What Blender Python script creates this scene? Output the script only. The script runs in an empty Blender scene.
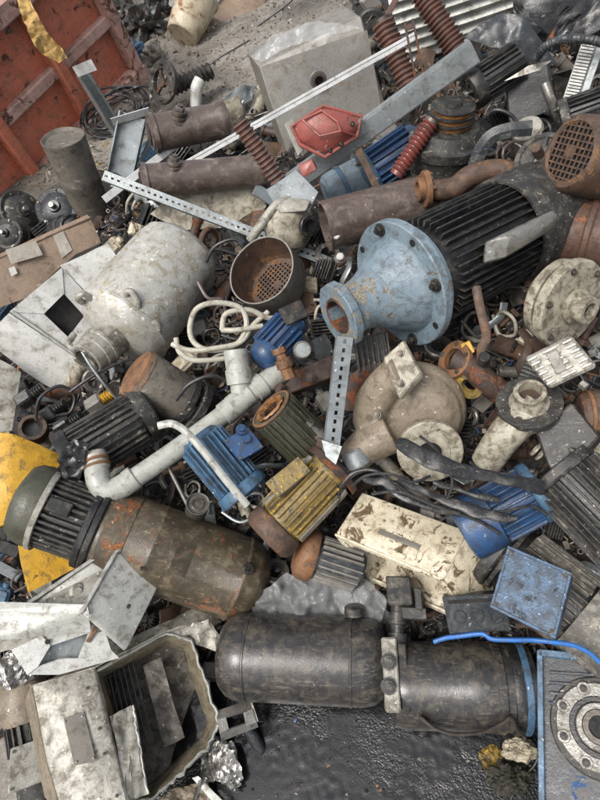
import bpy, bmesh, math, random
from mathutils import Vector, Matrix, noise
random.seed(7)
R = math.radians
SC = bpy.context.scene
COL = SC.collection

# ------------------------------------------------------------------ camera
FP = 577.0                      # focal length in photo pixels (600 x 800 photo)
PITCH, ROLL, CAMH = R(52), R(20), 1.72
cp, sp, cr, sr = math.cos(PITCH), math.sin(PITCH), math.cos(ROLL), math.sin(ROLL)
FW = Vector((0, cp, -sp)); U0 = Vector((0, sp, cp)); R0 = Vector((1, 0, 0))
RT = R0*cr - U0*sr; UP = U0*cr + R0*sr
CAM = Vector((0, 0, CAMH))
cd = bpy.data.cameras.new('camera'); cam = bpy.data.objects.new('camera', cd); COL.objects.link(cam)
cd.sensor_fit = 'VERTICAL'; cd.sensor_height = 36; cd.lens = 36*FP/800; cd.clip_start = .02; cd.clip_end = 300
mw = Matrix((RT, UP, -FW)).transposed().to_4x4(); mw.translation = CAM; cam.matrix_world = mw
SC.camera = cam

# ------------------------------------------------------------------ sky, sun, exposure
SUN_EL, SUN_AZ = R(62), R(-125)      # azimuth clockwise from +Y
w = bpy.data.worlds.new('World'); SC.world = w; w.use_nodes = True
nt = w.node_tree; bg = nt.nodes['Background']
sky = nt.nodes.new('ShaderNodeTexSky'); sky.sky_type = 'NISHITA'; sky.sun_disc = False
sky.sun_elevation = SUN_EL; sky.sun_rotation = SUN_AZ; sky.air_density = 1.0; sky.dust_density = 6.0; sky.ozone_density = 1.0
hs = nt.nodes.new('ShaderNodeHueSaturation'); hs.inputs['Saturation'].default_value = .4   # overcast: nearly neutral sky
nt.links.new(sky.outputs[0], hs.inputs['Color']); nt.links.new(hs.outputs[0], bg.inputs[0]); bg.inputs[1].default_value = .15
sd = bpy.data.lights.new('sun', 'SUN'); sun = bpy.data.objects.new('sun', sd); COL.objects.link(sun)
sd.energy = 1.25; sd.angle = R(20); sd.color = (1, .975, .94)
sdir = Vector((math.sin(SUN_AZ)*math.cos(SUN_EL), math.cos(SUN_AZ)*math.cos(SUN_EL), math.sin(SUN_EL)))
sun.rotation_euler = sdir.to_track_quat('Z', 'Y').to_euler(); sun.location = sdir*20
vs = SC.view_settings; vs.view_transform = 'Standard'; vs.look = 'None'; vs.exposure = .5; vs.gamma = 1
SC.render.film_transparent = False
SC.cycles.max_bounces = 4; SC.cycles.diffuse_bounces = 2; SC.cycles.glossy_bounces = 2; SC.cycles.transparent_max_bounces = 6; SC.cycles.use_denoising = True; SC.cycles.use_adaptive_sampling = True; SC.cycles.adaptive_threshold = .02

# ------------------------------------------------------------------ materials
def c(h, k=1.0):
    v = [int(h[i:i+2], 16)/255 for i in (0, 2, 4)]
    return tuple(min(.9, k*(x/12.92 if x <= .04045 else ((x+.055)/1.055)**2.4)) for x in v)
MATS = {}
def gm(name, base, alt=None, dirt='2a251f', da=.35, rust=None, ra=0, chip=None, ca=0, rough=.55, metal=0, bump=.35, sc=1.0, scratch=0, island=None, stretch=None, aniso=0):
    """worn surface: two-tone base, dirt clouds, rust patches, chips and scratches"""
    m = bpy.data.materials.new(name); m.use_nodes = True; MATS[name] = m
    t = m.node_tree; N = t.nodes; L = t.links; b = N['Principled BSDF']
    tc = N.new('ShaderNodeTexCoord'); oi = N.new('ShaderNodeObjectInfo')
    mp = N.new('ShaderNodeMapping'); L.new(tc.outputs['Object'], mp.inputs[0])
    mul = N.new('ShaderNodeMath'); mul.operation = 'MULTIPLY'; mul.inputs[1].default_value = 700/sc; L.new(oi.outputs['Random'], mul.inputs[0])
    cx = N.new('ShaderNodeCombineXYZ')
    for i in range(3): L.new(mul.outputs[0], cx.inputs[i])
    L.new(cx.outputs[0], mp.inputs['Location'])
    def ns(scale, det=6, rg=.6, dist=0, st=None, off=0):
        n = N.new('ShaderNodeTexNoise'); n.inputs['Scale'].default_value = scale*sc; n.inputs['Detail'].default_value = det
        n.inputs['Roughness'].default_value = rg; n.inputs['Distortion'].default_value = dist
        m2 = N.new('ShaderNodeMapping'); m2.inputs['Location'].default_value = (off/sc, off*1.7/sc, -off/sc)
        if st: m2.inputs['Scale'].default_value = st; m2.inputs['Rotation'].default_value = (.3, .2, .9)
        L.new(mp.outputs[0], m2.inputs[0]); L.new(m2.outputs[0], n.inputs['Vector']); return n.outputs['Fac']
    def thr(f, a, wd=.05, inv=False):
        cc = .5+.2*(.5-a)*2; r = N.new('ShaderNodeMapRange'); r.interpolation_type = 'SMOOTHSTEP'
        r.inputs[1].default_value = cc-wd; r.inputs[2].default_value = cc+wd; L.new(f, r.inputs[0]); return r.outputs[0]
    def mix(f, a, bcol):
        x = N.new('ShaderNodeMix'); x.data_type = 'RGBA'
        if isinstance(f, float): x.inputs[0].default_value = f
        else: L.new(f, x.inputs[0])
        for s, v in ((x.inputs[6], a), (x.inputs[7], bcol)):
            if isinstance(v, tuple): s.default_value = (*v, 1)
            else: L.new(v, s)
        return x.outputs[2]
    def mm(op, a, bb):
        x = N.new('ShaderNodeMath'); x.operation = op; x.use_clamp = True
        for s, v in ((x.inputs[0], a), (x.inputs[1], bb)):
            if isinstance(v, (int, float)): s.default_value = v
            else: L.new(v, s)
        return x.outputs[0]
    B = c(base); A = c(alt) if alt else tuple(x*.72 for x in B)
    big = ns(.028, 3, .6, .6); mid = ns(.085, 5, .7, .4, off=37); fin = ns(.5, 3, .65, off=91)
    if island:
        g = N.new('ShaderNodeNewGeometry'); rp = N.new('ShaderNodeValToRGB'); rp.color_ramp.interpolation = 'CONSTANT'
        el = rp.color_ramp.elements
        while len(el) < len(island): el.new(.5)
        for i, hx in enumerate(island): el[i].position = i/len(island); el[i].color = (*c(hx), 1)
        L.new(g.outputs['Random Per Island'], rp.inputs[0]); col = mix(mm('MULTIPLY', thr(mid, .4, .15), .6), rp.outputs[0], c('2a251f'))
    else:
        col = mix(thr(big, .5, .16), B, A)
        col = mix(mm('MULTIPLY', thr(fin, .5, .14), .35), col, tuple(x*.62 for x in B))
    ro = None
    if da > 0:
        df = mm('MULTIPLY', thr(mid, da, .15), .7); col = mix(df, col, c(dirt)); ro = df
        col = mix(mm('MULTIPLY', thr(mid, da*.75, .025), .4), col, c(dirt))
        col = mix(mm('MULTIPLY', mm('MULTIPLY', thr(fin, .16, .04), .5), thr(mid, .5, .1)), col, c('17140f'))
    rf = None
    if rust:
        rf = thr(ns(.05, 5, .72, .8, off=211), ra, .035)
        rc = mix(thr(fin, .5, .15), c(rust), tuple(x*.45 for x in c(rust)))
        col = mix(rf, col, rc)
    if chip:
        cf = thr(ns(.16, 4, .75, .2, off=333), ca, .02); col = mix(cf, col, c(chip))
    if scratch > 0:
        sf = thr(ns(.22, 4, .7, 1.2, st=(.12, 1.1, 1.1), off=17), scratch*.7, .06); sf = mm('MULTIPLY', sf, thr(ns(.04, 4, .6, .5, off=71), .4, .1)); col = mix(mm('MULTIPLY', sf, .5), col, c(chip or 'b0b0aa'))
    L.new(col, b.inputs['Base Color'])
    r0 = N.new('ShaderNodeMapRange'); r0.inputs[3].default_value = max(.05, rough*.8-.14); r0.inputs[4].default_value = min(1, rough*.8+.2); r0.inputs[1].default_value = .3; r0.inputs[2].default_value = .7
    L.new(mid, r0.inputs[0]); rr = r0.outputs[0]
    if rf: rr = mm('ADD', rr, mm('MULTIPLY', rf, .4))
    L.new(rr, b.inputs['Roughness'])
    if metal > 0:
        mt = metal
        if rf: L.new(mm('SUBTRACT', metal, rf), b.inputs['Metallic'])
        else: b.inputs['Metallic'].default_value = metal
    hsum = mm('ADD', mm('MULTIPLY', fin, .35), mm('MULTIPLY', mid, .65))
    bp = N.new('ShaderNodeBump'); bp.inputs['Strength'].default_value = bump; bp.inputs['Distance'].default_value = .006
    L.new(hsum, bp.inputs['Height']); L.new(bp.outputs[0], b.inputs['Normal'])
    return m

gm('black_paint', '2b2b2b', '3a3834', '6b6458', .28, '6a4a34', .08, rough=.5, chip='8a8880', ca=.05, scratch=.25)
gm('motor_black', '1b1c1e', '262625', '4a463f', .24, rough=.45, chip='77736a', ca=.08, scratch=.2)
gm('motor_grimy', '292928', '353432', '625d54', .28, rough=.62, chip='a8a294', ca=.14, scratch=.2)
gm('mud_fins', '4a4844', '5a5750', '928c80', .36, rough=.7, chip='b5ad9c', ca=.14, bump=.5)
gm('dark_steel', '353534', '272726', '5f594f', .3, '6a3f26', .2, rough=.5, metal=.3, scratch=.2)
gm('tank_dark', '514839', '433c31', '756a56', .32, '8a5a3c', .22, rough=.5, chip='a3937a', ca=.1, scratch=.2)
gm('tank_rusty', '514839', '433c31', '756a56', .32, '8f5a36', .36, rough=.6, chip='a3937a', ca=.12, bump=.4)
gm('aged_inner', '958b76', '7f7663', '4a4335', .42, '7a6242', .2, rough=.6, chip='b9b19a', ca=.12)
gm('oily_black', '2a2a2b', '363433', '5a5347', .33, rough=.32, chip='7d776c', ca=.07, bump=.14, scratch=.45)
gm('tube_grey', '6d675d', '5c574e', '37322c', .32, '5d4634', .12, rough=.6, scratch=.3)
gm('bushing_brown', '584c46', '483e39', '7a6e65', .3, rough=.38, chip='8b8078', ca=.04)
gm('grey_paint', '84817a', '77736a', '565046', .3, '86704f', .06, rough=.5, chip='a9a69e', ca=.05)
gm('steel_lid', '82807a', '777570', '665f50', .3, '8c744f', .1, rough=.48, metal=.15, chip='a9a69e', ca=.04)
gm('galvanised', '9da3a4', '888e8f', '66665f', .3, rough=.42, metal=.45, chip='d0d4d2', ca=.1, bump=.15)
gm('bright_alu', 'd5d6d3', 'bcbdba', '84827c', .22, rough=.35, metal=.4, bump=.12)
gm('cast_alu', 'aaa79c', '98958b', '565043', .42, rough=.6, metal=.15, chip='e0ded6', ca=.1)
gm('cast_alu_inner', '6f6a5e', '57524a', '2c2822', .5, rough=.62, metal=.1, chip='b9b19a', ca=.12)  # darker cast aluminium: shade of the housing cavity put into the colour
gm('alu_clean', 'b4b4ad', 'a3a49d', '6d695e', .34, rough=.5, metal=.15, chip='e6e6e2', ca=.06, bump=.2)
gm('old_white', 'c8c8c3', 'b6b6b0', '7d786c', .3, '9a6f48', .06, rough=.5, chip='8b8374', ca=.06)
gm('tank_white', 'bebdb6', 'a9a8a0', '857b64', .38, 'a8936c', .16, rough=.45, metal=.2, chip='d9d8d2', ca=.16, bump=.45, scratch=.3)
gm('cream', 'd8cfb8', 'c9bfa5', '8a7a60', .38, '6e5a42', .3, rough=.55, chip='57493a', ca=.1, bump=.35)
gm('tan_panel', '8e7a66', '806d5b', '5d4d3e', .3, '6b452c', .08, rough=.5, chip='b8ab9a', ca=.06)
gm('tan_cast', '8a7e6c', '776c5c', '574e40', .36, '86664a', .06, rough=.62, chip='c3bba6', ca=.12, bump=.5)
gm('pump_white', 'b0aa98', 'a09a89', '544a3b', .5, '7a5a3c', .1, rough=.55, chip='4a4236', ca=.1, bump=.4)
gm('rust', '604838', '504036', '382d26', .42, '82603f', .28, rough=.75, bump=.6)
gm('rust_orange', '86603f', '745339', '4f3b2d', .42, '996b42', .26, rough=.75, bump=.55)
gm('rust_dark', '4d3a2f', '3d2f28', '28201b', .4, '7a4a30', .35, rough=.72, bump=.6)
gm('rust_red', '5f4638', '513d32', '3d2d25', .4, '80583f', .26, rough=.7, bump=.5)
gm('skip_red', 'd07c62', 'c26c53', '8a6650', .34, '6e4a3c', .2, rough=.55, chip='4a322a', ca=.1, bump=.3, sc=170, scratch=.5)
gm('skip_rail', 'c4a094', 'b58c80', '7d685c', .4, '6b4a38', .3, rough=.6, chip='a39a90', ca=.1, bump=.3, sc=170, scratch=.4)
gm('red_plastic', '985048', '8c4840', '744c42', .4, rough=.45, chip='c78a7c', ca=.1)
gm('insulator', '705045', '61453c', '50443e', .42, rough=.35, bump=.15)
gm('insulator_red', '7c413a', '6c3934', '553832', .38, rough=.35, bump=.15)
gm('blue_pale', '7c8b94', '6d808b', '4f5659', .44, '6f675c', .14, rough=.5, chip='46403a', ca=.1, bump=.4)
gm('blue_worn', '74848e', '667985', '4b5255', .42, '8f8878', .42, rough=.6, chip='5c5346', ca=.2, bump=.6)
gm('blue_bright', '2f4f78', '2a4668', '2b3440', .44, '3a3a3a', .06, rough=.4, chip='9fb4cc', ca=.06)
gm('blue_mid', '4a6d8a', '3f5f78', '333a40', .46, '5a4434', .1, rough=.48, chip='c0ccd4', ca=.08)
gm('blue_patina', '4f6a86', '445c75', '333a41', .58, '3a3f45', .24, rough=.45, chip='9fb6cc', ca=.1)
gm('blue_black', '2c3036', '25282c', '54514b', .3, '2f5488', .2, rough=.42, chip='86847c', ca=.06)
gm('yellow', 'cfa02e', 'c29428', '6a5228', .32, '7a5420', .08, rough=.5, chip='40341f', ca=.08)
gm('yellow_grimy', '8a7540', '7b6838', '50442f', .4, '5b5a52', .25, rough=.55, chip='c49a2e', ca=.2, bump=.45)
gm('olive', '4c4d3e', '3f4034', '302c24', .36, '6a5236', .12, rough=.5, chip='8a8a78', ca=.06)
gm('pvc', 'a9aaa2', '9d9e96', '6b675a', .28, rough=.5, chip='b9b9ae', ca=.05, bump=.12)
gm('cable_white', 'b9b5a6', 'a9a596', '716a5c', .28, rough=.55, bump=.08)
gm('cable_black', '202022', '2a2a2b', '4a4640', .28, rough=.5, bump=.08)
gm('cable_blue', '2a6bb5', '2560a3', '3a4a5c', .35, rough=.35, bump=.04)
gm('rubber', '1c1d1f', '272728', '4a4842', .22, rough=.35, chip='7b776c', ca=.06, scratch=.25)
gm('rubber_grey', '33373a', '292c2f', '5a5a55', .26, rough=.4, chip='9a9a94', ca=.06, scratch=.3)
gm('winding', '9a6a35', '7d5228', '3a2616', .4, rough=.5, bump=.5)
gm('steel', '8f8d87', '7d7b75', '4b453d', .34, '6b4a32', .12, rough=.4, metal=.6, chip='c0beb8', ca=.1)
gm('steel_bolt', '6b665e', '57524b', '332d27', .35, '6e4a30', .2, rough=.45, metal=.5)
gm('foil', 'c9c7c2', 'a9a7a2', '6b665c', .2, rough=.25, metal=.85, bump=.2)
gm('dark_hole', '16140f', '1d1a16', '0f0d0b', .4, rough=.8)  # near-black that paints the shade inside holes, bores and slots
gm('gauge_face', '9aa09c', '868c88', '5a5852', .25, rough=.25)
gm('label_light', 'b7b0a4', 'a59e92', '7a7164', .3, rough=.45)
gm('label_dark', '6f6a60', '656058', '4b463e', .25, rough=.55, bump=.1)
gm('bucket_cream', 'c2b79f', 'b3a78e', '7d6444', .3, '9a6a3c', .28, rough=.5, sc=1)
gm('mustard_cloth', 'bb9858', 'a78548', '705c3a', .4, rough=.85, bump=.3)
gm('moss_lump', '37352a', '2b2a22', '24211a', .45, rough=.9, bump=.8)
gm('pale_lump', 'b3aa94', '958c76', '4f4636', .3, rough=.85, bump=.9)
gm('heap_dirt', '1f1d1b', '171615', '2c2824', .4, '4a3626', .2, rough=.85, bump=.9, sc=300)
gm('debris_mix', '444444', '333333', da=0, rough=.6, bump=.4, sc=300, island=['2a2826','3b3733','57493c','1f1e1d','6a4a34','4a4743','7a7468','2e2c2a','3a3a3c','86603f','4f4a42','26241f','a29c8e','33302c','5d5852','2f4d78','403a34','b4afa4','6b5a48','2b2a29'])
gm('litter_mix', '777777', '666666', da=0, rough=.8, bump=.4, sc=300, island=['6f675b','8a8172','5a5146','9a917f','77705f','b8ae98','4b443b','8f8166','6b6456','a89f8c','7f7768','c9c2b2','5f584c','94825a','6e675c'])

# ground: dry trodden dirt far off, oil-soaked black grit near the motors
def ground_mat():
    m = bpy.data.materials.new('dirt_ground'); m.use_nodes = True; t = m.node_tree; N = t.nodes; L = t.links; b = N['Principled BSDF']
    tc = N.new('ShaderNodeTexCoord')
    def ns(s, d, r=.6, di=0):
        n = N.new('ShaderNodeTexNoise'); n.inputs['Scale'].default_value = s; n.inputs['Detail'].default_value = d; n.inputs['Roughness'].default_value = r; n.inputs['Distortion'].default_value = di
        L.new(tc.outputs['Object'], n.inputs['Vector']); return n.outputs['Fac']
    a = ns(1.3, 8, .65, .5); f = ns(28, 8, .75)
    cr_ = N.new('ShaderNodeValToRGB'); L.new(a, cr_.inputs[0]); e = cr_.color_ramp.elements
    e[0].position = .38; e[0].color = (*c('5a564f'), 1); e[1].position = .62; e[1].color = (*c('a59f95'), 1); x = e.new(.5); x.color = (*c('8b857b'), 1)
    mx = N.new('ShaderNodeMix'); mx.data_type = 'RGBA'; mr = N.new('ShaderNodeMapRange'); mr.inputs[1].default_value = .42; mr.inputs[2].default_value = .7; L.new(f, mr.inputs[0])
    L.new(mr.outputs[0], mx.inputs[0]); L.new(cr_.outputs[0], mx.inputs[6]); mx.inputs[7].default_value = (*c('57524b'), 1)
    L.new(mx.outputs[2], b.inputs['Base Color']); b.inputs['Roughness'].default_value = .6
    bp = N.new('ShaderNodeBump'); bp.inputs['Strength'].default_value = .7; bp.inputs['Distance'].default_value = .03; L.new(f, bp.inputs['Height']); L.new(bp.outputs[0], b.inputs['Normal'])
    MATS['dirt_ground'] = m
    m = bpy.data.materials.new('oily_grit'); m.use_nodes = True; t = m.node_tree; N = t.nodes; L = t.links; b = N['Principled BSDF']
    tc = N.new('ShaderNodeTexCoord')
    n1 = ns(4.2, 5, .6, .6)
    vo = N.new('ShaderNodeTexVoronoi'); vo.inputs['Scale'].default_value = 165; vo.inputs['Randomness'].default_value = 1; nn_ = N.new('ShaderNodeTexNoise'); nn_.inputs['Scale'].default_value = 60; nn_.inputs['Detail'].default_value = 4; L.new(tc.outputs['Object'], nn_.inputs['Vector'])
    va = N.new('ShaderNodeVectorMath'); va.operation = 'MULTIPLY_ADD'; va.inputs[1].default_value = (.02, .02, .02); L.new(nn_.outputs['Color'], va.inputs[0]); L.new(tc.outputs['Object'], va.inputs[2]); L.new(va.outputs[0], vo.inputs['Vector'])
    pu = N.new('ShaderNodeMapRange'); pu.inputs[1].default_value = .4; pu.inputs[2].default_value = .52; pu.inputs[3].default_value = 1; pu.inputs[4].default_value = .12; L.new(n1, pu.inputs[0])
    mv = N.new('ShaderNodeMath'); mv.operation = 'MULTIPLY'; L.new(vo.outputs['Distance'], mv.inputs[0]); L.new(pu.outputs[0], mv.inputs[1]); n2 = mv.outputs[0]
    cr_ = N.new('ShaderNodeValToRGB'); L.new(n1, cr_.inputs[0]); e = cr_.color_ramp.elements
    e[0].position = .35; e[0].color = (*c('0e0f11'), 1); e[1].position = .68; e[1].color = (*c('1a1b1d'), 1)
    L.new(cr_.outputs[0], b.inputs['Base Color'])
    mr = N.new('ShaderNodeMapRange'); mr.inputs[1].default_value = .38; mr.inputs[2].default_value = .62; mr.inputs[3].default_value = .3; mr.inputs[4].default_value = .12; L.new(n1, mr.inputs[0]); L.new(mr.outputs[0], b.inputs['Roughness']); b.inputs['Specular IOR Level'].default_value = .5
    bp = N.new('ShaderNodeBump'); bp.invert = True; bp.inputs['Strength'].default_value = .38; bp.inputs['Distance'].default_value = .003; L.new(n2, bp.inputs['Height']); L.new(bp.outputs[0], b.inputs['Normal'])
    MATS['oily_grit'] = m
    m = bpy.data.materials.new('plastic_film'); m.use_nodes = True; b = m.node_tree.nodes['Principled BSDF']
    b.inputs['Base Color'].default_value = (*c('b4b6b6'), 1); b.inputs['Roughness'].default_value = .12; b.inputs['Alpha'].default_value = .2
    MATS['plastic_film'] = m
ground_mat()

# ------------------------------------------------------------------ heap surface and placing
def ray(px, py): return FW + RT*((px-300)/FP) - UP*((py-400)/FP)
CTRL = [(350,780,0),(450,770,0),(260,790,0),(540,790,0),(300,700,0),(400,715,0),(300,650,.0),(450,660,.0),(100,740,.02),(20,770,.02),(180,690,.03),
 (60,610,.12),(200,590,.13),(320,585,.1),(440,600,.08),(570,610,.08),(30,480,.2),(150,480,.23),(300,480,.24),(450,490,.25),(590,480,.26),
 (20,380,.22),(150,380,.27),(300,380,.31),(450,380,.36),(590,380,.4),(10,270,.13),(120,270,.24),(280,270,.32),(450,270,.42),(590,270,.48),
 (10,205,.0),(60,170,.0),(100,190,.06),(200,180,.12),(320,180,.27),(450,180,.46),(590,180,.55),(20,120,0),(120,110,0),(200,95,.0),(300,105,.06),(400,100,.32),(500,90,.5),(590,90,.56),
 (20,20,0),(150,20,0),(250,30,0),(320,15,0),(380,-10,.05),(440,-10,.3),(500,-20,.45),(600,-20,.55),(700,100,.5),(700,300,.45),(700,500,.22),(700,700,0),(-100,300,.05),(-100,450,.12),(-100,600,.08),(-80,750,0),(300,900,0),(500,900,0),(100,900,0)]
CW = []
for px, py, z in CTRL:
    d = ray(px, py)
    if d.z > -.05: continue
    k = (CAMH-z)/-d.z; p = CAM+d*k; CW.append((p.x, p.y, z))
def hz(x, y):
    s = t = 0
    for a, b, z in CW:
        wt = 1/((x-a)**2+(y-b)**2+.004)**2; s += wt*z; t += wt
    return s/t
def depth_at(px, py, dz=0):
    d = ray(px, py); k = .35; st = .04
    def g(k):
        p = CAM+d*k; return p.z-hz(p.x, p.y)-dz
    while g(k) > 0 and k < 12: k += st
    lo, hi = k-st, k
    for _ in range(9):
        m = (lo+hi)/2
        if g(m) > 0: lo = m
        else: hi = m
    return (lo+hi)/2
def S(px, py, dz=0): return CAM+ray(px, py)*depth_at(px, py, dz)

# ------------------------------------------------------------------ mesh kit (local units = photo pixels at the thing's depth)
I4 = Matrix.Identity(4)
def NB(): return bmesh.new()
def rx(a): return Matrix.Rotation(R(a), 4, 'X')
def ry(a): return Matrix.Rotation(R(a), 4, 'Y')
def rz(a): return Matrix.Rotation(R(a), 4, 'Z')
def tr(x, y=0, z=0): return Matrix.Translation((x, y, z))
def lathe(b, prof, seg=32, M=I4, arc=360, fn=None):
    """revolve (x, r) round X"""
    rings = []; full = arc >= 360; n = seg if full else seg+1
    for x, r in prof:
        if r <= 1e-6: rings.append([b.verts.new(M @ Vector((x, 0, 0)))]); continue
        ring = []
        for i in range(n):
            a = R(arc)*i/seg; q = r*(fn(a, x) if fn else 1)
            ring.append(b.verts.new(M @ Vector((x, q*math.cos(a), q*math.sin(a)))))
        rings.append(ring)
    for A, B in zip(rings, rings[1:]):
        if len(A) == 1 and len(B) == 1: continue
        for i in range(seg):
            j = (i+1) % n if full else i+1
            if len(A) == 1: b.faces.new((A[0], B[j], B[i]))
            elif len(B) == 1: b.faces.new((A[i], A[j], B[0]))
            else: b.faces.new((A[i], A[j], B[j], B[i]))
    return b
def solid(b, x0, x1, r, seg=32, M=I4, bev=0, r2=None):
    r2 = r if r2 is None else r2
    lathe(b, [(x0, 0), (x0, r-bev), (x0+bev, r), (x1-bev, r2), (x1, r2-bev), (x1, 0)] if bev else [(x0, 0), (x0, r), (x1, r2), (x1, 0)], seg, M); return b
def ringd(b, x0, x1, r, ri, seg=32, M=I4, bev=.6):
    lathe(b, [(x0, ri), (x0, r-bev), (x0+bev, r), (x1-bev, r), (x1, r-bev), (x1, ri), (x0, ri)], seg, M); return b
def bevel_all(b, bev, seg=1, geom=None):
    if bev > 0:
        try: bmesh.ops.bevel(b, geom=geom or list(b.edges), offset=bev, segments=seg, affect='EDGES', clamp_overlap=True)
        except Exception: pass
def box(b, x0, x1, y0, y1, z0, z1, bev=0, M=I4):
    t = bmesh.new(); r = bmesh.ops.create_cube(t, size=1)
    for v in t.verts: v.co = Vector(((x0+x1)/2+v.co.x*(x1-x0), (y0+y1)/2+v.co.y*(y1-y0), (z0+z1)/2+v.co.z*(z1-z0)))
    bevel_all(t, bev); return join(b, t, M)
def join(b, t, M=I4):
    mp = {v: b.verts.new(M @ v.co) for v in t.verts}
    for f in t.faces:
        try: b.faces.new([mp[v] for v in f.verts])
        except ValueError: pass
    t.free(); return b
def hexa(b, O, u, v, w_, bev=1.0):
    t = bmesh.new(); O, u, v, w_ = map(Vector, (O, u, v, w_))
    P = [t.verts.new(O+u*i+v*j+w_*k) for k in (0, 1) for j in (0, 1) for i in (0, 1)]
    for q in ((0,1,3,2),(4,6,7,5),(0,4,5,1),(2,3,7,6),(0,2,6,4),(1,5,7,3)): t.faces.new([P[i] for i in q])
    bmesh.ops.recalc_face_normals(t, faces=t.faces); bevel_all(t, bev); return join(b, t)
def hull(b, pts, bev=1.0):
    t = bmesh.new()
    for p in pts: t.verts.new(p)
    r = bmesh.ops.convex_hull(t, input=t.verts)
    bmesh.ops.delete(t, geom=[v for v in t.verts if not v.link_faces], context='VERTS')
    bmesh.ops.dissolve_limit(t, angle_limit=R(4), verts=t.verts, edges=t.edges)
    bevel_all(t, bev); return join(b, t)
def crom(pts, n=6, closed=False):
    pts = [Vector(p) for p in pts]; out = []; N_ = len(pts)
    rng = range(N_ if closed else N_-1)
    for i in rng:
        g = (lambda k: pts[k % N_]) if closed else (lambda k: pts[max(0, min(N_-1, k))])
        p0, p1, p2, p3 = g(i-1), g(i), g(i+1), g(i+2)
        for k in range(n):
            t = k/n; out.append(.5*((2*p1)+(p2-p0)*t+(2*p0-5*p1+4*p2-p3)*t*t+(3*p1-p0-3*p2+p3)*t**3))
    if not closed: out.append(pts[-1])
    return out
def sweep(b, pts, r, seg=8, n=6, closed=False, flat=None, caps=True, hollow=0):
    """tube (or flattened strip: flat = (half width, half thickness)) along a smooth path"""
    P = crom(pts, n, closed) if n else [Vector(p) for p in pts]
    up = Vector((.05, .1, 1)); rings = []; m = len(P); rr = r if callable(r) else (lambda t: r)
    for i, p in enumerate(P):
        d = (P[(i+1) % m]-P[i-1] if closed else P[min(m-1, i+1)]-P[max(0, i-1)]).normalized()
        s = d.cross(up)
        if s.length < 1e-3: s = Vector((1, 0, 0))
        s.normalize(); up = s.cross(d).normalized(); ring = []
        for k in range(seg):
            a = 2*math.pi*k/seg
            if flat: v = s*math.cos(a)*flat[0]*(1 if not callable(r) else rr(i/m))+up*math.sin(a)*flat[1]
            else: v = (s*math.cos(a)+up*math.sin(a))*rr(i/max(1, m-1))
            ring.append(b.verts.new(p+v))
        rings.append(ring)
    prs = list(zip(rings, rings[1:]))+([(rings[-1], rings[0])] if closed else [])
    for A, B in prs:
        for k in range(seg): b.faces.new((A[k], A[(k+1) % seg], B[(k+1) % seg], B[k]))
    if caps and not closed:
        b.faces.new(rings[0]); b.faces.new(list(reversed(rings[-1])))
    return b
def sheet(b, pts, th=1.2, cuts=0, amp=0, fr=.05, bulge=0, seed=0, bev=0):
    """thin plate with the given 3-D outline, optionally crumpled"""
    t = bmesh.new(); f = t.faces.new([t.verts.new(p) for p in pts]); f.normal_update(); nrm = f.normal.copy()
    if nrm.z < 0: nrm = -nrm
    if cuts or amp:
        bmesh.ops.triangulate(t, faces=t.faces)
        if cuts: bmesh.ops.subdivide_edges(t, edges=t.edges, cuts=cuts, use_grid_fill=True)
        bmesh.ops.triangulate(t, faces=t.faces)
        cen = sum((v.co for v in t.verts), Vector())/len(t.verts); rad = max((v.co-cen).length for v in t.verts)
        for v in t.verts:
            q = Vector((v.co.x*fr+seed*9.1, v.co.y*fr-seed*3.3, v.co.z*fr+seed))
            v.co += nrm*(amp*(noise.noise(q)+.5*noise.noise(q*2.3))+bulge*max(0, 1-((v.co-cen).length/rad)**2))+amp*.25*noise.noise_vector(q*1.7)
    bmesh.ops.recalc_face_normals(t, faces=t.faces)
    r = bmesh.ops.solidify(t, geom=list(t.faces), thickness=th)
    return join(b, t)
def dent(b, amp, fr=.03, seed=0):
    for v in b.verts:
        q = v.co*fr+Vector((seed*7.7, seed*1.3, -seed)); v.co += noise.noise_vector(q)*amp
    return b
USED = {}
def obj(name, b, mat, parent=None, M=None, sharp=35):
    me = bpy.data.meshes.new(name)
    if b.faces: bmesh.ops.recalc_face_normals(b, faces=b.faces)
    b.to_mesh(me); b.free()
    me.polygons.foreach_set('use_smooth', [True]*len(me.polygons)); me.set_sharp_from_angle(angle=R(sharp))
    me.materials.append(MATS[mat]); o = bpy.data.objects.new(name, me); COL.objects.link(o)
    if parent: o.parent = parent
    if M is not None: o.matrix_basis = M
    return o
ALL = []
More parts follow.
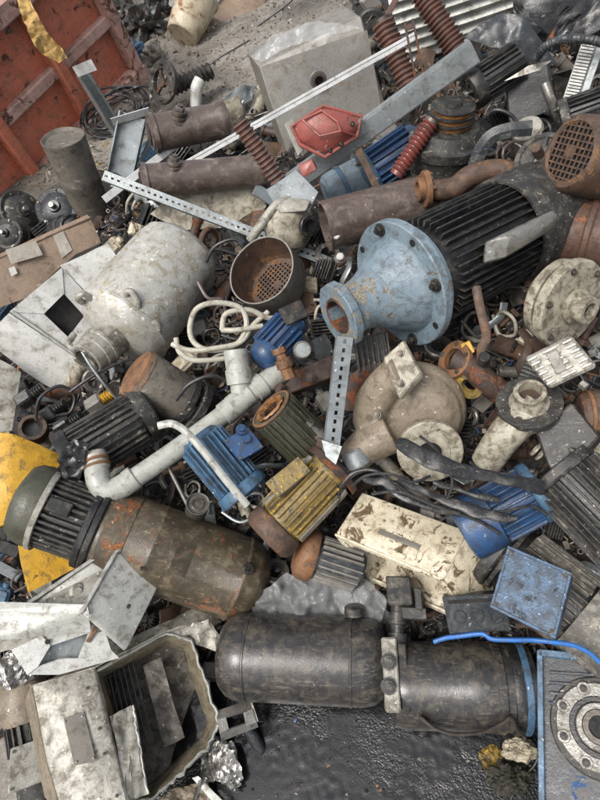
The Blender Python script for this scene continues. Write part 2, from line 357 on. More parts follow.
class Thing:
    def __init__(s, name, label, cat, px, py, dz=0, group=None, solo=False):
        s.name, s.label, s.cat, s.group, s.px, s.py = name, label, cat, group, px, py
        d = depth_at(px, py, dz); s.s = .94*d/FP; o = CAM+ray(px, py)*d; vd = ray(px, py).normalized()
        ex = (RT-vd*RT.dot(vd)).normalized(); ez = -vd; ey = ez.cross(ex); s.o, s.fr = o, (ex, ey, ez)
        s.M = (Matrix((ex*s.s, ey*s.s, ez*s.s)).transposed()).to_4x4(); s.M.translation = o
        s.root = None
        ALL.append(s)
        if not solo:
            e = bpy.data.objects.new(name, None); e.empty_display_size = 5; COL.objects.link(e); s._root(e)
    def _root(s, e):
        e.matrix_basis = s.M; e['label'] = s.label; e['category'] = s.cat
        if s.group: e['group'] = s.group
        s.root = e
    def p(s, x, y, z=0):
        d = ray(x, y); ex, ey, ez = s.fr; q = CAM+d*((s.o-CAM).dot(ez)/d.dot(ez))-s.o
        return Vector((q.dot(ex)/s.s, q.dot(ey)/s.s, z))
    def pp(s, l): return [s.p(*q) for q in l]
    def ax(s, A, B, spin=0):
        a, b = s.p(*A), s.p(*B); X = (b-a).normalized(); Z = Vector((0, 0, 1)); Z = Z-X*Z.dot(X)
        if Z.length < 1e-3: Z = Vector((0, 1, 0))
        Z.normalize(); Y = Z.cross(X); m = Matrix((X, Y, Z)).transposed().to_4x4(); m.translation = a
        return m @ rx(spin), (b-a).length
    def add(s, name, b, mat, M=None, parent=None, sharp=35, dn=0, fr=.03):
        if M is not None: bmesh.ops.transform(b, matrix=M, verts=b.verts)
        if dn: dent(b, dn, fr, s.px*.13)
        return obj(name, b, mat, parent or s.root, None, sharp)
    def solo(s, b, mat, M=None, sharp=35, dn=0, fr=.03):
        if M is not None: bmesh.ops.transform(b, matrix=M, verts=b.verts)
        if dn: dent(b, dn, fr, s.px*.13)
        o = obj(s.name, b, mat, None, None, sharp); s._root(o); return o
    def rep(s, name, me_obj, mats, parent=None):
        """copies of a piece already built, sharing its mesh"""
        for m in mats:
            o = me_obj.copy(); o.name = name; COL.objects.link(o); o.parent = parent or me_obj.parent; o.matrix_basis = m
    def pieces(s, name, b, mat, mats, parent=None):
        o = obj(name, b, mat, parent or s.root, mats[0]); s.rep(name, o, mats[1:], parent or s.root); return o
    def bolts(s, mats, r=3.2, h=3, mat='steel_bolt', parent=None, name='bolt'):
        b = NB(); solid(b, -.6, h*.3, r*1.35, 12); solid(b, h*.3, h, r, 6, bev=.3); solid(b, h, h*1.5, r*.5, 8)
        s.pieces(name, b, mat, mats, parent)
def circ(M, n, r, x=0, a0=0):
    return [M @ rx(a0+360*i/n) @ tr(x, 0, r) for i in range(n)]
# ------------------------------------------------------------------ the setting
def structure(o, kind='structure', label=None, cat=None):
    o['kind'] = kind
    if label: o['label'] = label
    if cat: o['category'] = cat
    return o
b = NB(); bmesh.ops.create_grid(b, x_segments=4, y_segments=4, size=60)
structure(obj('ground', b, 'dirt_ground'), label='grey brown trodden dirt ground of the yard', cat='ground')
# oil-soaked gritty patch in front of the heap, real relief
P4 = [CAM+ray(*q)*(CAMH/-ray(*q).z) for q in ((190, 680), (580, 680), (190, 820), (600, 820))]
gx0, gx1, gy0, gy1 = min(p.x for p in P4)-.15, max(p.x for p in P4)+.15, min(p.y for p in P4)-.25, max(p.y for p in P4)+.1
b = NB(); gs = .006; nx, ny = int((gx1-gx0)/gs), int((gy1-gy0)/gs); rows = []
for i in range(nx+1):
    row = []
    for j in range(ny+1):
        x, y = gx0+i*gs, gy0+j*gs; e = min(1, min(i, nx-i, j, ny-j)/12)
        g = noise.noise(Vector((x*60, y*60, 3))); g2 = noise.noise(Vector((x*300, y*300, 9))); pud = min(1, max(0, .55+2.2*noise.noise(Vector((x*4.2, y*4.2, 11)))))
        row.append(b.verts.new((x, y, .004+e*(.004+.003*noise.noise(Vector((x*6, y*6, 0)))+pud*.0014*g+0*g2))))
    rows.append(row)
for i in range(nx):
    for j in range(ny): b.faces.new((rows[i][j], rows[i+1][j], rows[i+1][j+1], rows[i][j+1]))
structure(obj('oily_ground', b, 'oily_grit', sharp=80), label='black oil-soaked gritty ground in front of the heap', cat='ground')
# heap body: a mound of packed small scrap
b = NB(); vs_ = {}; X0, X1, Y0, Y1, st = -2.3, 2.6, -.5, 5.2, .03
ni, nj = int((X1-X0)/st), int((Y1-Y0)/st); keep = {}
for i in range(ni+1):
    for j in range(nj+1):
        x, y = X0+i*st, Y0+j*st; h = hz(x, y); keep[i, j] = h
        n = noise.noise(Vector((x*9, y*9, 1)))*.03+noise.noise(Vector((x*22, y*22, 5)))*.02
        vs_[i, j] = (x, y, h-.03+n*min(1, h*12) if h > .008 else -.03)
vm = {}
for i in range(ni):
    for j in range(nj):
        if max(keep[i+a, j+d] for a in (0, 1) for d in (0, 1)) < .012: continue
        q = []
        for a, d in ((0, 0), (1, 0), (1, 1), (0, 1)):
            k = (i+a, j+d)
            if k not in vm: vm[k] = b.verts.new(vs_[k])
            q.append(vm[k])
        b.faces.new(q)
heap = structure(obj('heap_debris', b, 'heap_dirt', sharp=60), 'stuff', 'dark packed dirt and crumbs of scrap filling the heap', 'debris')

# ------------------------------------------------------------------ motors
def motor(T, A, B, r, mat, fm=None, x0=.12, x1=.75, nf=26, fh=None, ft=1.6, cowl=None, front=None, fr_=None, spin=0, shaft=0, dn=0, arc=None, cm=None):
    M, L = T.ax(A, B, spin); fh = fh or r*.16; rb = r-fh
    b = NB(); lathe(b, [(0, 0), (0, rb*.8), (L*.03, rb*.97), (L*.07, rb), (L*.95, rb), (L, rb*.86), (L, 0)], 36); T.add('body', b, mat, M, dn=dn)
    if nf:
        b = NB(); hx0, hx1 = L*x0, L*x1
        for sgn in (1,):
            t = bmesh.new(); bmesh.ops.create_cube(t, size=1)
            for v in t.verts:
                top = v.co.z > 0
                v.co = Vector(((hx0+hx1)/2+v.co.x*(hx1-hx0)*(.97 if top else 1), v.co.y*ft*(.75 if top else 1.25), rb-1 if not top else r))
            bevel_all(t, ft*.16); join(b, t)
        angs = [360*i/nf for i in range(nf)] if not arc else [arc[0]+(arc[1]-arc[0])*i/(nf-1) for i in range(nf)]
        T.pieces('fin', b, fm or mat, [M @ rx(a+random.uniform(-1.2, 1.2)) @ rz(random.uniform(-.7, .7)) @ Matrix.Diagonal((random.uniform(.95, 1), 1, random.uniform(.965, 1.01), 1)) for a in angs])
    if cowl is not None:
        b = NB(); R2 = r+1.2; xa = L*x1-1; xb = L*1.0
        lathe(b, [(xa, R2-1.6), (xa, R2), (xb-r*.2, R2), (xb-r*.06, R2*.95), (xb, R2*.82), (xb, R2*.2), (xb-1.5, R2*.2), (xb-1.5, R2*.7)], 40); T.add('fan_cowl', b, cowl, M, dn=dn)
    if front is not None:
        R2 = fr_ or r*1.02; xb = L*x0
        b = NB(); lathe(b, [(-2, 0), (-2, R2*.35), (-1, R2*.4), (-.5, R2*.85), (0, R2*.97), (1, R2), (xb*.8, R2), (xb, R2*.95), (xb, rb)], 40)
        T.add('end_shield', b, front, M, dn=dn*.5)
        T.bolts([m @ rz(180) for m in circ(M, 4, R2*.82, -.5, 45)], r=r*.06+.6, h=r*.07+.6)
    if shaft:
        b = NB(); solid(b, -L*.18-2, 0, r*shaft, 18, bev=.6); T.add('shaft', b, 'steel', M)
    return M, L
def tbox(T, O, u, v, w_, mat, lid=True, nm='terminal_box', bev=1.2, lm=None, screws=True):
    """terminal box on a motor: O corner of the lid, u and v its edges, w_ into the box"""
    b = NB(); hexa(b, O, u, v, w_, bev); o = T.add(nm, b, mat)
    u, v, w_, O = map(Vector, (u, v, w_, O)); n = u.cross(v).normalized()
    if n.dot(w_) > 0: n = -n
    if lid:
        b = NB(); hexa(b, O-u*.03-v*.03+n*.4, u*1.06, v*1.06, n*2.4, .8); l = T.add('lid', b, lm or mat, parent=o)
        if screws:
            X = n; Y = u.normalized(); Z = X.cross(Y); m = Matrix((X, Y, Z)).transposed().to_4x4()
            ms = []
            for i in (.07, .93):
                for j in (.07, .93): mm_ = m.copy(); mm_.translation = O+u*i+v*j+n*2.8; ms.append(mm_)
            b = NB(); solid(b, 0, 1.2, 1.6, 8); T.pieces('screw', b, 'steel_bolt', ms, o)
    return o
def perforated(T, A, B, wd, mat='galvanised', fl=5, pitch=6.5, spin=0, name_hole=None):
    """slotted galvanised strut: a channel whose web has real slots"""
    M, L = T.ax(A, B, spin); b = NB(); h = wd*.1; n = int(L/pitch)
    box(b, 0, L, -wd/2, -h, 0, 1.1); box(b, 0, L, h, wd/2, 0, 1.1)
    for i in range(n+1):
        xa = i*L/n-pitch*.28; xb = xa+pitch*.56; box(b, max(0, xa), min(L, xb), -h, h, .02, 1.08)
    box(b, 0, L, -wd/2, -wd/2+1.1, -fl, 0); box(b, 0, L, wd/2-1.1, wd/2, -fl, 0)
    box(b, 0, L, -wd/2+1.1, -wd/2+wd*.2, -fl, -fl+1); box(b, 0, L, wd/2-wd*.2, wd/2-1.1, -fl, -fl+1)
    return b, M
def uchan(b, L, wd, fl, th=1.4, M=I4):
    box(b, 0, L, -wd/2, wd/2, -th, 0, 0, M); box(b, 0, L, -wd/2, -wd/2+th, 0, fl, 0, M); box(b, 0, L, wd/2-th, wd/2, 0, fl, 0, M)
def ribbed(n, L, r0, r1):
    pr = [(0, 0), (0, r0*1.05)]
    for i in range(n):
        x = L*(i+.5)/n; d = L/n
        pr += [(x-d*.42, r0), (x-d*.18, r1*.93), (x, r1), (x+d*.16, r1*.93), (x+d*.4, r0)]
    return pr+[(L, r0*1.05), (L, 0)]
def grid_disc(b, r, cell, bar, x=0, solid_r=0, M=I4, th=1.5):
    n = int(r/cell)
    for i in range(-n, n+1):
        q = i*cell; h = math.sqrt(max(0, r*r-q*q))
        if h < 1: continue
        box(b, x-th/2, x+th/2, q-bar/2, q+bar/2, -h, h, 0, M); box(b, x-th/2-.15, x+th/2+.15, -h, h, q-bar/2, q+bar/2, 0, M)
    if solid_r: box(b, x-th/2-.4, x+th/2+.4, -solid_r, solid_r, -solid_r, solid_r, .3, M)
def disc_normal(T, x, y, z=0, dx=0, dy=0, dz=1):
    """frame at pixel x, y whose X axis points along (dx right, dy up, dz to the viewer)"""
    X = Vector((dx, dy, dz)).normalized(); Z = Vector((0, 1, .01)); Z = (Z-X*Z.dot(X)).normalized(); Y = Z.cross(X)
    m = Matrix((X, Y, Z)).transposed().to_4x4(); m.translation = T.p(x, y, z); return m

# ------------------------------------------------------------------ red skip with ribs and rails
O = S(140, 78); E = S(-4, 196); ux = (E-O); ux.z = 0; Ls = ux.length*1.6; ux.normalize()
uy = Vector((0, 0, 1)).cross(ux)
if uy.dot(CAM-O) > 0: uy = -uy
lean = R(12)      # ends and ribs slope outwards
uz = Vector((0, 0, 1)); ux2 = ux; uz2 = uz*math.cos(lean)+ux*math.sin(lean)
T = Thing('skip_container', 'red scuffed steel skip with ribbed side standing behind the heap', 'skip', 70, 90)
T.M = Matrix((ux2, uy, uz2)).transposed().to_4x4(); T.M.translation = O+Vector((0, 0, -.02)); T.root.matrix_basis = T.M
Hs = .84
b = NB(); box(b, 0, Ls, 0, .03, .1, Hs, .004); T.add('side_panel', b, 'skip_red', dn=.02, fr=3)
for x in (0,):
    b = NB(); box(b, -.012, .03, -.03, 1.5, .02, Hs+.02, .006); T.add('end_panel', b, 'skip_red')
b = NB(); box(b, 0, Ls, 1.45, 1.5, .1, Hs, .004); T.add('back_panel', b, 'skip_red')
b = NB(); box(b, 0, Ls, 0, 1.5, .05, .1); T.add('floor_plate', b, 'skip_red')
b = NB(); box(b, -.03, Ls, -.09, .05, Hs-.02, Hs+.09, .012); T.add('top_rail', b, 'skip_rail', dn=.012, fr=4)
b = NB(); box(b, -.02, Ls, -.06, 0, Hs*.5, Hs*.5+.075, .01); T.add('middle_rail', b, 'skip_rail', dn=.012, fr=4)
b = NB(); box(b, -.02, Ls, -.1, .02, .0, .13, .01); T.add('bottom_rail', b, 'skip_rail')
for x in (.03, Ls*.25, Ls*.5, Ls*.75):
    b = NB(); box(b, x-.04, x+.04, -.095, 0, .12, Hs-.02, .012); T.add('rib', b, 'skip_rail' if x < .1 else 'skip_red', dn=.01, fr=4)
# litter inside the skip
b = NB(); random.seed(3)
for i in range(420):
    x, y, z = random.uniform(.1, Ls-.1), random.uniform(.08, 1.4), Hs-random.uniform(-.08, .22)
    s_ = random.uniform(.02, .09); m = tr(x, y, z) @ Matrix.Rotation(random.uniform(0, 6), 4, Vector((random.random(), random.random(), random.random())).normalized())
    box(b, -s_*2, s_*2, -s_*.6, s_*.6, -s_*.15, s_*.15, 0, m)
ob = obj('skip_debris', b, 'litter_mix'); ob.matrix_basis = T.M; structure(ob, 'stuff', 'pale mixed scraps lying inside the red skip', 'debris')

def tin(name, label, cat, px, py, dz, group=None): return Thing(name, label, cat, px, py, dz, group, solo=True)
T = tin('cloth_strap', 'mustard yellow rag hanging over the top rail of the red skip', 'rag', 42, 35, .72)
b = NB(); sheet(b, T.pp([(16, -6, -8), (30, -2, -4), (38, 16, 3), (48, 34, 5), (60, 46, 5), (67, 58, 4), (58, 63, 4), (46, 56, 5), (35, 46, 4), (27, 28, 2), (20, 10, -2)]), .8, 7, 5, .1, 2); T.solo(b, 'mustard_cloth', sharp=30)
T = tin('sign_plate', 'small blank white plate behind the galvanised upright post', 'plate', 85, 68, .5)
b = NB(); sheet(b, T.pp([(72, 67, 0), (91, 59, 2), (97, 70, 2), (78, 77, 0)]), 1, 2, .6); T.solo(b, 'old_white')
# coil of black cable
T = Thing('cable_coil', 'tangled coil of black cable on the ground by the red skip', 'cable', 115, 112, .08)
random.seed(11)
for k in range(13):
    b = NB(); pts = []; a0 = random.uniform(0, 6); rx_, ry_ = random.uniform(20, 42), random.uniform(10, 22); ox, oy = random.uniform(-7, 7), random.uniform(-5, 5)
    for i in range(12):
        a = a0+i*math.pi/6; x = math.cos(a)*rx_*random.uniform(.9, 1.08); y = math.sin(a)*ry_*random.uniform(.85, 1.15); q = R(24)
        pts.append((ox+x*math.cos(q)-y*math.sin(q), oy+x*math.sin(q)+y*math.cos(q), random.uniform(-4, 5)+k*.5-y*.5))
    sweep(b, pts, .95, 6, 4, closed=True); T.add('loop', b, 'cable_black')
# bucket on the far ground
T = Thing('bucket', 'cream rust-stained bucket lying on its side by the rubble', 'bucket', 190, 20, .12)
M, L = T.ax((182, 36, 14), (200, -4, -10)); b = NB(); lathe(b, [(0, 0), (0, 16), (1, 17), (L*.3, 18.5), (L*.32, 19.3), (L*.36, 19.3), (L*.38, 18.8), (L, 21), (L, 20), (3, 16), (3, 0)], 36); T.add('body', b, 'bucket_cream', M, dn=1.5)
b = NB(); ringd(b, L-3, L+.6, 22, 20.2, 36); T.add('rim', b, 'old_white', M)
T = tin('steel_sheet', 'brown grey flat sheet on the ground behind the bucket', 'sheet', 238, 14, .02)
b = NB(); sheet(b, T.pp([(208, 26, 0), (222, -6, -20), (268, -8, -22), (262, 12, -8), (232, 28, 4)]), 1.2, 4, 2.5); T.solo(b, 'tan_panel')
T = tin('paper_sheet', 'white paper strip beside the cream bucket', 'paper', 210, 8, .08)
b = NB(); sheet(b, T.pp([(203, 14, 0), (207, -4, 0), (222, -6, 0), (214, 12, 2)]), .8, 3, 2); T.solo(b, 'old_white')

# crushed blocks of the rubble by the skip
random.seed(21)
for i, (x, y, r_, mt, lb) in enumerate([(120, 12, 16, 'motor_grimy', 'crushed dark engine block beyond the red skip'), (146, 26, 20, 'dark_steel', 'crumpled dark steel block in front of the cream bucket'), (134, 51, 9, 'blue_mid', 'dented blue grey can on the rubble by the skip'),
        (154, 52, 9, 'grey_paint', 'rounded grey casting on the rubble near the black coil'), (118, 34, 11, 'galvanised', 'crushed silver grey metal lump beside the skip corner'), (160, 8, 12, 'motor_black', 'black crushed lump just left of the cream bucket')]):
    T = tin('crushed_block', lb, 'scrap', x, y, .06, 'crushed blocks on the rubble')
    b = NB(); t = bmesh.new(); bmesh.ops.create_icosphere(t, subdivisions=4, radius=r_)
    for v in t.verts:
        q = v.co*.11+Vector((i*5, 2, 0)); k = 1+.55*noise.noise(q)+.35*noise.noise(q*2.6)+.2*noise.noise(q*6); v.co = v.co*k; v.co.z *= .8
    join(b, t); T.solo(b, mt, sharp=28)
# galvanised pieces, left
T = tin('galvanised_post', 'galvanised channel post leaning in front of the black cable coil', 'channel', 100, 103, .22)
b = NB(); M, L = T.ax((82, 74, 12), (118, 134, -10), -20); uchan(b, L, 12, 7); T.solo(b, 'galvanised', M)
T = Thing('galvanised_tray', 'wide galvanised tray section standing behind the perforated strut', 'tray', 128, 148, .2)
b = NB(); M, L = T.ax((134, 116, 6), (120, 182, 4), 12); uchan(b, L, 27, 10); T.add('tray', b, 'galvanised', M)
b = NB(); M, L = T.ax((112, 122, 12), (149, 111, 12), 40); box(b, 0, L, -4, 4, 0, 1.2); box(b, 0, L, -4, -2.8, -6, 0); T.add('edge_angle', b, 'bright_alu', M)
b = NB(); sheet(b, T.pp([(110, 186, 6), (124, 190, 8), (150, 148, 4), (152, 128, 0), (140, 160, 2)]), 1, 2, 1); T.add('gusset', b, 'galvanised')
T = tin('dark_tube', 'dark grey brown steel tube leaning upright beside the tan panel', 'tube', 80, 172, .2)
b = NB(); M, L = T.ax((63, 139, 26), (94, 212, -14)); lathe(b, [(4, 0), (3, 18), (0, 20.3), (0, 21.3), (L*.5, 20.8), (L*.52, 21.4), (L*.55, 20.8), (L, 20), (L, 0)], 40); T.solo(b, 'tube_grey', M, dn=2)

# brown bushings with bolted terminals
def bushing(label, A, B, r, st_, dz):
    T = Thing('bushing', label, 'bushing', (A[0]+B[0])/2, (A[1]+B[1])/2, dz, 'brown terminal bushings'); M, L = T.ax(A, B)
    b = NB(); lathe(b, [(0, 0), (0, r*.72), (1, r*.8), (2.5, r*.8), (2.5, r*1.02), (7, r*1.02), (7.5, r*.92), (L*.86, r*.9), (L*.9, r*1.0), (L, r*1.0), (L, r*.6), (L-6, r*.55), (L-6, 0)], 40); T.add('body', b, 'bushing_brown', M)
    b = NB(); solid(b, -1.6, 0, r*.55, 24, bev=.5); T.add('end_plate', b, 'dark_steel', M)
    m, l = T.ax(st_[0], st_[1]); b = NB(); lathe(b, [(0, 0), (0, 9.5), (4, 9), (4.2, 6), (6, 6), (6.2, 8.4), (9, 8.2), (9.2, 5.2), (11, 5.2), (11.2, 7.2), (14, 7), (14.2, 3.2), (20, 3), (20, 0)], 24)
    q = T.add('terminal', b, 'bushing_brown', m); b = NB(); solid(b, 14.4, 18, 5, 6, m, .4); T.add('nut', b, 'steel', parent=q)
bushing('upper brown terminal bushing with bolt, nearer the red skip', (150, 134, 6), (226, 120, -8), 20, ((178, 124, 10), (182, 96, 22)), .22)
bushing('long lower brown terminal bushing lying behind the perforated strut', (142, 182, 8), (264, 170, -8), 18.5, ((174, 174, 10), (176, 146, 22)), .2)
T = Thing('flange_fitting', 'black flanged fitting standing above the upper brown bushing', 'fitting', 172, 82, .18)
M = disc_normal(T, 165, 83, 4, -.75, .15, .65); b = NB(); ringd(b, 0, 5, 21, 13, 40); T.add('flange', b, 'motor_grimy', M); T.bolts(circ(M, 6, 17, 5), 1.8, 2)
for a in (20, 140, 260):
    b = NB(); box(b, 1, 4, -1.6, 1.6, 2, 14, .3, rx(a)); T.add('spoke', b, 'rust_dark', M)
b = NB(); solid(b, 0, 5, 4.5, 16, bev=.4); T.add('hub', b, 'rust', M)
M, L = T.ax((172, 88, -2), (212, 70, -6)); b = NB(); lathe(b, ribbed(9, L, 7, 9), 20); T.add('threaded_pipe', b, 'dark_steel', M)
b = NB(); sweep(b, T.pp([(200, 80, 4), (196, 90, 6), (196, 106, 4)]), 6.5, 14, 5); T.add('elbow', b, 'old_white')

# long galvanised pieces
T = tin('aluminium_bar', 'long bright white aluminium bar lying across the grey tank', 'bar', 300, 100, .34)
b = NB(); M, L = T.ax((150, 184, -22), (413, 37, 18)); box(b, 0, L, -3.6, .2, 0, 1.4, .3); box(b, 0, L, .8, 3.6, .4, 1.8, .3); box(b, 0, L, -.4, 1, -6, .3, .2); T.solo(b, 'bright_alu', M)
T = tin('perforated_strut', 'long slotted galvanised strut running behind the white tank', 'strut', 222, 221, .2)
b, M = perforated(T, (100, 174, -18), (347, 269, 16), 10.5, spin=-12); T.solo(b, 'galvanised', M)
T = tin('steel_channel', 'wide painted steel channel rising diagonally past the red box', 'channel', 380, 122, .24)
b = NB(); M, L = T.ax((276, 196, -10), (474, 53, 10), 16); uchan(b, L, 19, -11, -1.6); T.solo(b, 'galvanised', M)
T = tin('bracket_plate', 'pale bracket plate at the lower end of the wide steel channel', 'bracket', 292, 194, .24)
b = NB(); sheet(b, T.pp([(266, 190, 0), (296, 170, 2), (318, 192, 5), (312, 204, 4), (276, 206, 0)]), 1.6, 2, 1); T.solo(b, 'galvanised')

# grey tank with pipe stub
T = Thing('steel_tank', 'grey square steel tank with a pipe stub in its face', 'tank', 315, 92, .16)
b = NB(); hexa(b, T.p(292, 165, 4), T.p(390, 122, -4)-T.p(292, 165, 4), T.p(259, 66, 0)-T.p(292, 165, 4), (-18, 17, -62), 1.5); T.add('body', b, 'grey_paint', dn=2)
b = NB(); sheet(b, T.pp([(291, 161, 6), (384, 120, -2), (367, 30, -2), (261, 67, 2)]), 1.5, 0); T.add('face_plate', b, 'steel_lid')
M = disc_normal(T, 318, 80, 2, .15, -.15, 1); b = NB(); ringd(b, 0, 10, 6.4, 4.6, 24); q = T.add('pipe_stub', b, 'rust_dark', M); b = NB(); solid(b, 0, 3, 4.6, 20); T.add('bore', b, 'dark_hole', M, parent=q)
b = NB(); ringd(b, .3, 2.2, 9, 6.4, 24); T.add('stub_collar', b, 'steel', M)
T = tin('plastic_film', 'crumpled clear plastic film lying on top of the grey tank', 'film', 300, 42, .42)
b = NB(); sheet(b, T.pp([(250, 56, 2), (272, 36, -4), (318, 20, -8), (362, 27, -4), (330, 36, 3), (290, 46, 4), (262, 62, 3)]), .4, 14, 3.5, .07); T.solo(b, 'plastic_film', sharp=70)
T = Thing('red_hood', 'faded red pyramid-shaped plastic hood resting against the grey tank', 'hood', 326, 131, .36)
b = NB(); hull(b, T.pp([(292, 127, 0), (323, 106, -6), (362, 117, -2), (357, 136, 2), (325, 157, 6), (300, 144, 4), (303, 120, 14), (322, 111, 13), (340, 131, 17), (337, 122, 16), (320, 136, 17)]), 3.2); T.add('hood', b, 'red_plastic', dn=1.4, fr=.06, sharp=50)
b = NB(); sweep(b, T.pp([(292, 127, 1), (323, 106, -5), (362, 117, -1), (357, 136, 3), (325, 157, 7), (300, 144, 5)]), 2.2, 8, 0, closed=True); T.add('rim', b, 'red_plastic', dn=.6, fr=.2)
for q in ([(303, 120, 14), (322, 111, 13), (337, 122, 18)], [(303, 120, 14), (320, 136, 20), (340, 131, 20)], [(337, 122, 18), (340, 131, 20), (357, 136, 3)]):
    b = NB(); sweep(b, T.pp(q), 1.1, 6, 0); T.add('ridge', b, 'red_plastic')
b = NB(); sheet(b, T.pp([(284, 124, -4), (292, 118, -6), (304, 148, 2), (298, 156, 2)]), 2); T.add('back_plate', b, 'grey_paint')
M = disc_normal(T, 348, 136, 8, .5, -.5, .8); T.bolts([disc_normal(T, 352, 124, 8, .6, -.3, .8), disc_normal(T, 341, 144, 9, .5, -.6, .7), disc_normal(T, 330, 150, 8, .4, -.7, .7)], 2, 2)

def insulator(label, A, B, r0, r1, n, mat, dz, cap=True):
    T = Thing('insulator', label, 'insulator', (A[0]+B[0])/2, (A[1]+B[1])/2, dz, 'ribbed insulators'); M, L = T.ax(A, B)
    b = NB(); lathe(b, ribbed(n, L, r0, r1), 24); T.add('ribbed_body', b, mat, M)
    for x in ((-3, 1), (L-1, L+4)):
        b = NB(); solid(b, x[0], x[1], r0*1.08, 20, bev=.4); T.add('end_cap', b, mat if x[0] > 0 else 'steel_bolt', M)
insulator('brown ribbed insulator crossing the white bar by the grey tank', (239, 122, 6), (279, 182, 2), 7.2, 9.6, 14, 'insulator', .34)
insulator('brown ribbed insulator leaning behind the aluminium bar end', (382, 22, -6), (409, 86, 4), 9.6, 12.6, 13, 'insulator', .24)
insulator('large brown ribbed insulator in front of the white slatted panel', (421, -8, -6), (460, 56, 4), 10.5, 13.6, 16, 'insulator', .22)
insulator('bright red ribbed insulator below the wide steel channel', (431, 122, 0), (398, 172, 4), 7, 9.4, 12, 'insulator_red', .2)
T = tin('red_block', 'small red brown block on the lower end of the channel', 'block', 308, 168, .36)
b = NB(); hull(b, T.pp([(298, 166, 0), (312, 159, 2), (317, 170, 3), (303, 178, 3), (299, 164, -10), (313, 158, -10), (318, 168, -10), (304, 176, -10)]), 1); T.solo(b, 'red_plastic')
T = tin('red_bar', 'red painted bar leaning at the far corner of the grey tank', 'bar', 383, 24, .28)
b = NB(); M, L = T.ax((374, 40, 4), (398, -4, -8)); box(b, 0, L, -3, 3, -2, 2, .6); T.solo(b, 'insulator', M, dn=1)
T = tin('steel_bracket', 'thin rusty upright bracket at the far end of the white bar', 'bracket', 414, 55, .3)
b = NB(); M, L = T.ax((409, 20, 0), (421, 82, 4)); box(b, 0, L, -6, -3.6, 0, 2, .3); box(b, 0, L, 2.6, 5, 0, 2, .3); box(b, 4, 9, -4, 3, .2, 1.8, .2); box(b, L-9, L-4, -4, 3, .2, 1.8, .2); T.solo(b, 'rust_dark', M)

# white slatted panel at the back
T = Thing('slatted_panel', 'white slatted metal panel lying at the back of the heap', 'panel', 455, 18, .12)
for i in range(7):
    o = -30+i*10.4; A = (398+o*.28, 22+o*.95+8, -o*.5); B = (545+o*.28, -28+o*.95+8, -o*.5-8); M, L = T.ax(A, B, -25)
    b = NB(); box(b, 0, L, -4.6, 4.6, 0, 1.4, .4); box(b, 0, L, -4.6, -3.6, -4, 0); T.add('slat', b, 'alu_clean', M)
for k in (.25, .8):
    b = NB(); M, L = T.ax((398+147*k-9, 22-50*k-26, 12), (398+147*k+14, 22-50*k+52, -28)); box(b, 0, L, -3, 3, -9, -6); T.add('rail', b, 'galvanised', M)

# dark scrap of the upper right
T = tin('rubber_sheet', 'black torn rubber sheet at the top of the heap', 'sheet', 560, 10, .12)
b = NB(); sheet(b, T.pp([(508, -14, -16), (620, -24, -16), (622, 22, 6), (580, 36, 8), (556, 40, 6), (538, 30, 8), (528, 34, 6), (516, 16, 0)]), 1.4, 7, 8, .05, 6); T.solo(b, 'rubber')
T = tin('steel_hood', 'curved dark grey sheet hood above the small black motor', 'hood', 512, 44, .24)
b = NB(); sheet(b, T.pp([(464, 40, 0), (480, 27, -3), (497, 19, -6), (512, 21, -6), (526, 28, -4), (545, 50, 0), (558, 66, 2), (532, 62, 6), (500, 54, 6), (478, 48, 3)]), 1.2, 8, 5, .045, 15); T.solo(b, 'rubber_grey', sharp=40)
T = tin('pointed_offcut', 'pointed grey steel offcut below the curved hood', 'offcut', 527, 70, .24)
b = NB(); sheet(b, T.pp([(504, 81, 4), (528, 66, 2), (552, 60, 0), (540, 70, 3)]), 1.6, 2, 1.5); T.solo(b, 'steel')
T = Thing('small_motor', 'small black finned motor with exposed fan under the hood', 'motor', 492, 80, .22, 'electric motors')
M, L = motor(T, (470, 92, 12), (522, 58, -10), 20, 'motor_black', nf=20, x0=.22, x1=.95, fh=4, front='dark_steel')
for k in range(9):
    b = NB(); box(b, -4, -1.5, -1, 1, 4, 15, .3, rx(k*40) @ tr(0, 0, 0) @ Matrix.Rotation(.3, 4, 'Z')); T.add('fan_blade', b, 'motor_grimy', M)
b = NB(); solid(b, -7, 0, 4.5, 16, bev=.8); T.add('hub', b, 'steel', M)
T = tin('housing_box', 'dark oily housing box behind the belt pulley', 'box', 530, 95, .12)
b = NB(); hull(b, T.pp([(504, 74, 0), (548, 62, 0), (556, 112, 6), (510, 126, 8), (506, 72, -40), (550, 60, -40), (556, 112, -40), (512, 124, -40)]), 2); T.solo(b, 'motor_black', dn=2)
T = Thing('pulley_drum', 'round dark motor drum with a three-groove belt pulley on top', 'motor', 448, 135, .16, 'electric motors')
M, L = T.ax((444, 172, -12), (450, 126, 12)); b = NB(); lathe(b, [(0, 0), (0, 36), (L*.55, 38), (L*.6, 41), (L*.78, 41), (L*.8, 36), (L, 30), (L, 0)], 44); T.add('body', b, 'motor_grimy', M, dn=1.5)
M, L = T.ax((450, 127, 10), (455, 96, 24)); pr = [(-3, 0), (-3, 12), (0, 12)]
for k in range(3): pr += [(k*7+.2, 22.5), (k*7+1.8, 22.5), (k*7+3.4, 18.5), (k*7+5, 18.5), (k*7+6.6, 22.5)]
pr += [(22, 22.5), (23, 21), (23, 9), (26, 8), (26, 0)]; b = NB(); lathe(b, pr, 44); q = T.add('pulley', b, 'dark_steel', M)
for k in range(3):
    b = NB(); ringd(b, k*7+2.4, k*7+5.6, 20.8, 17, 44); T.add('belt', b, 'winding', M, parent=q)
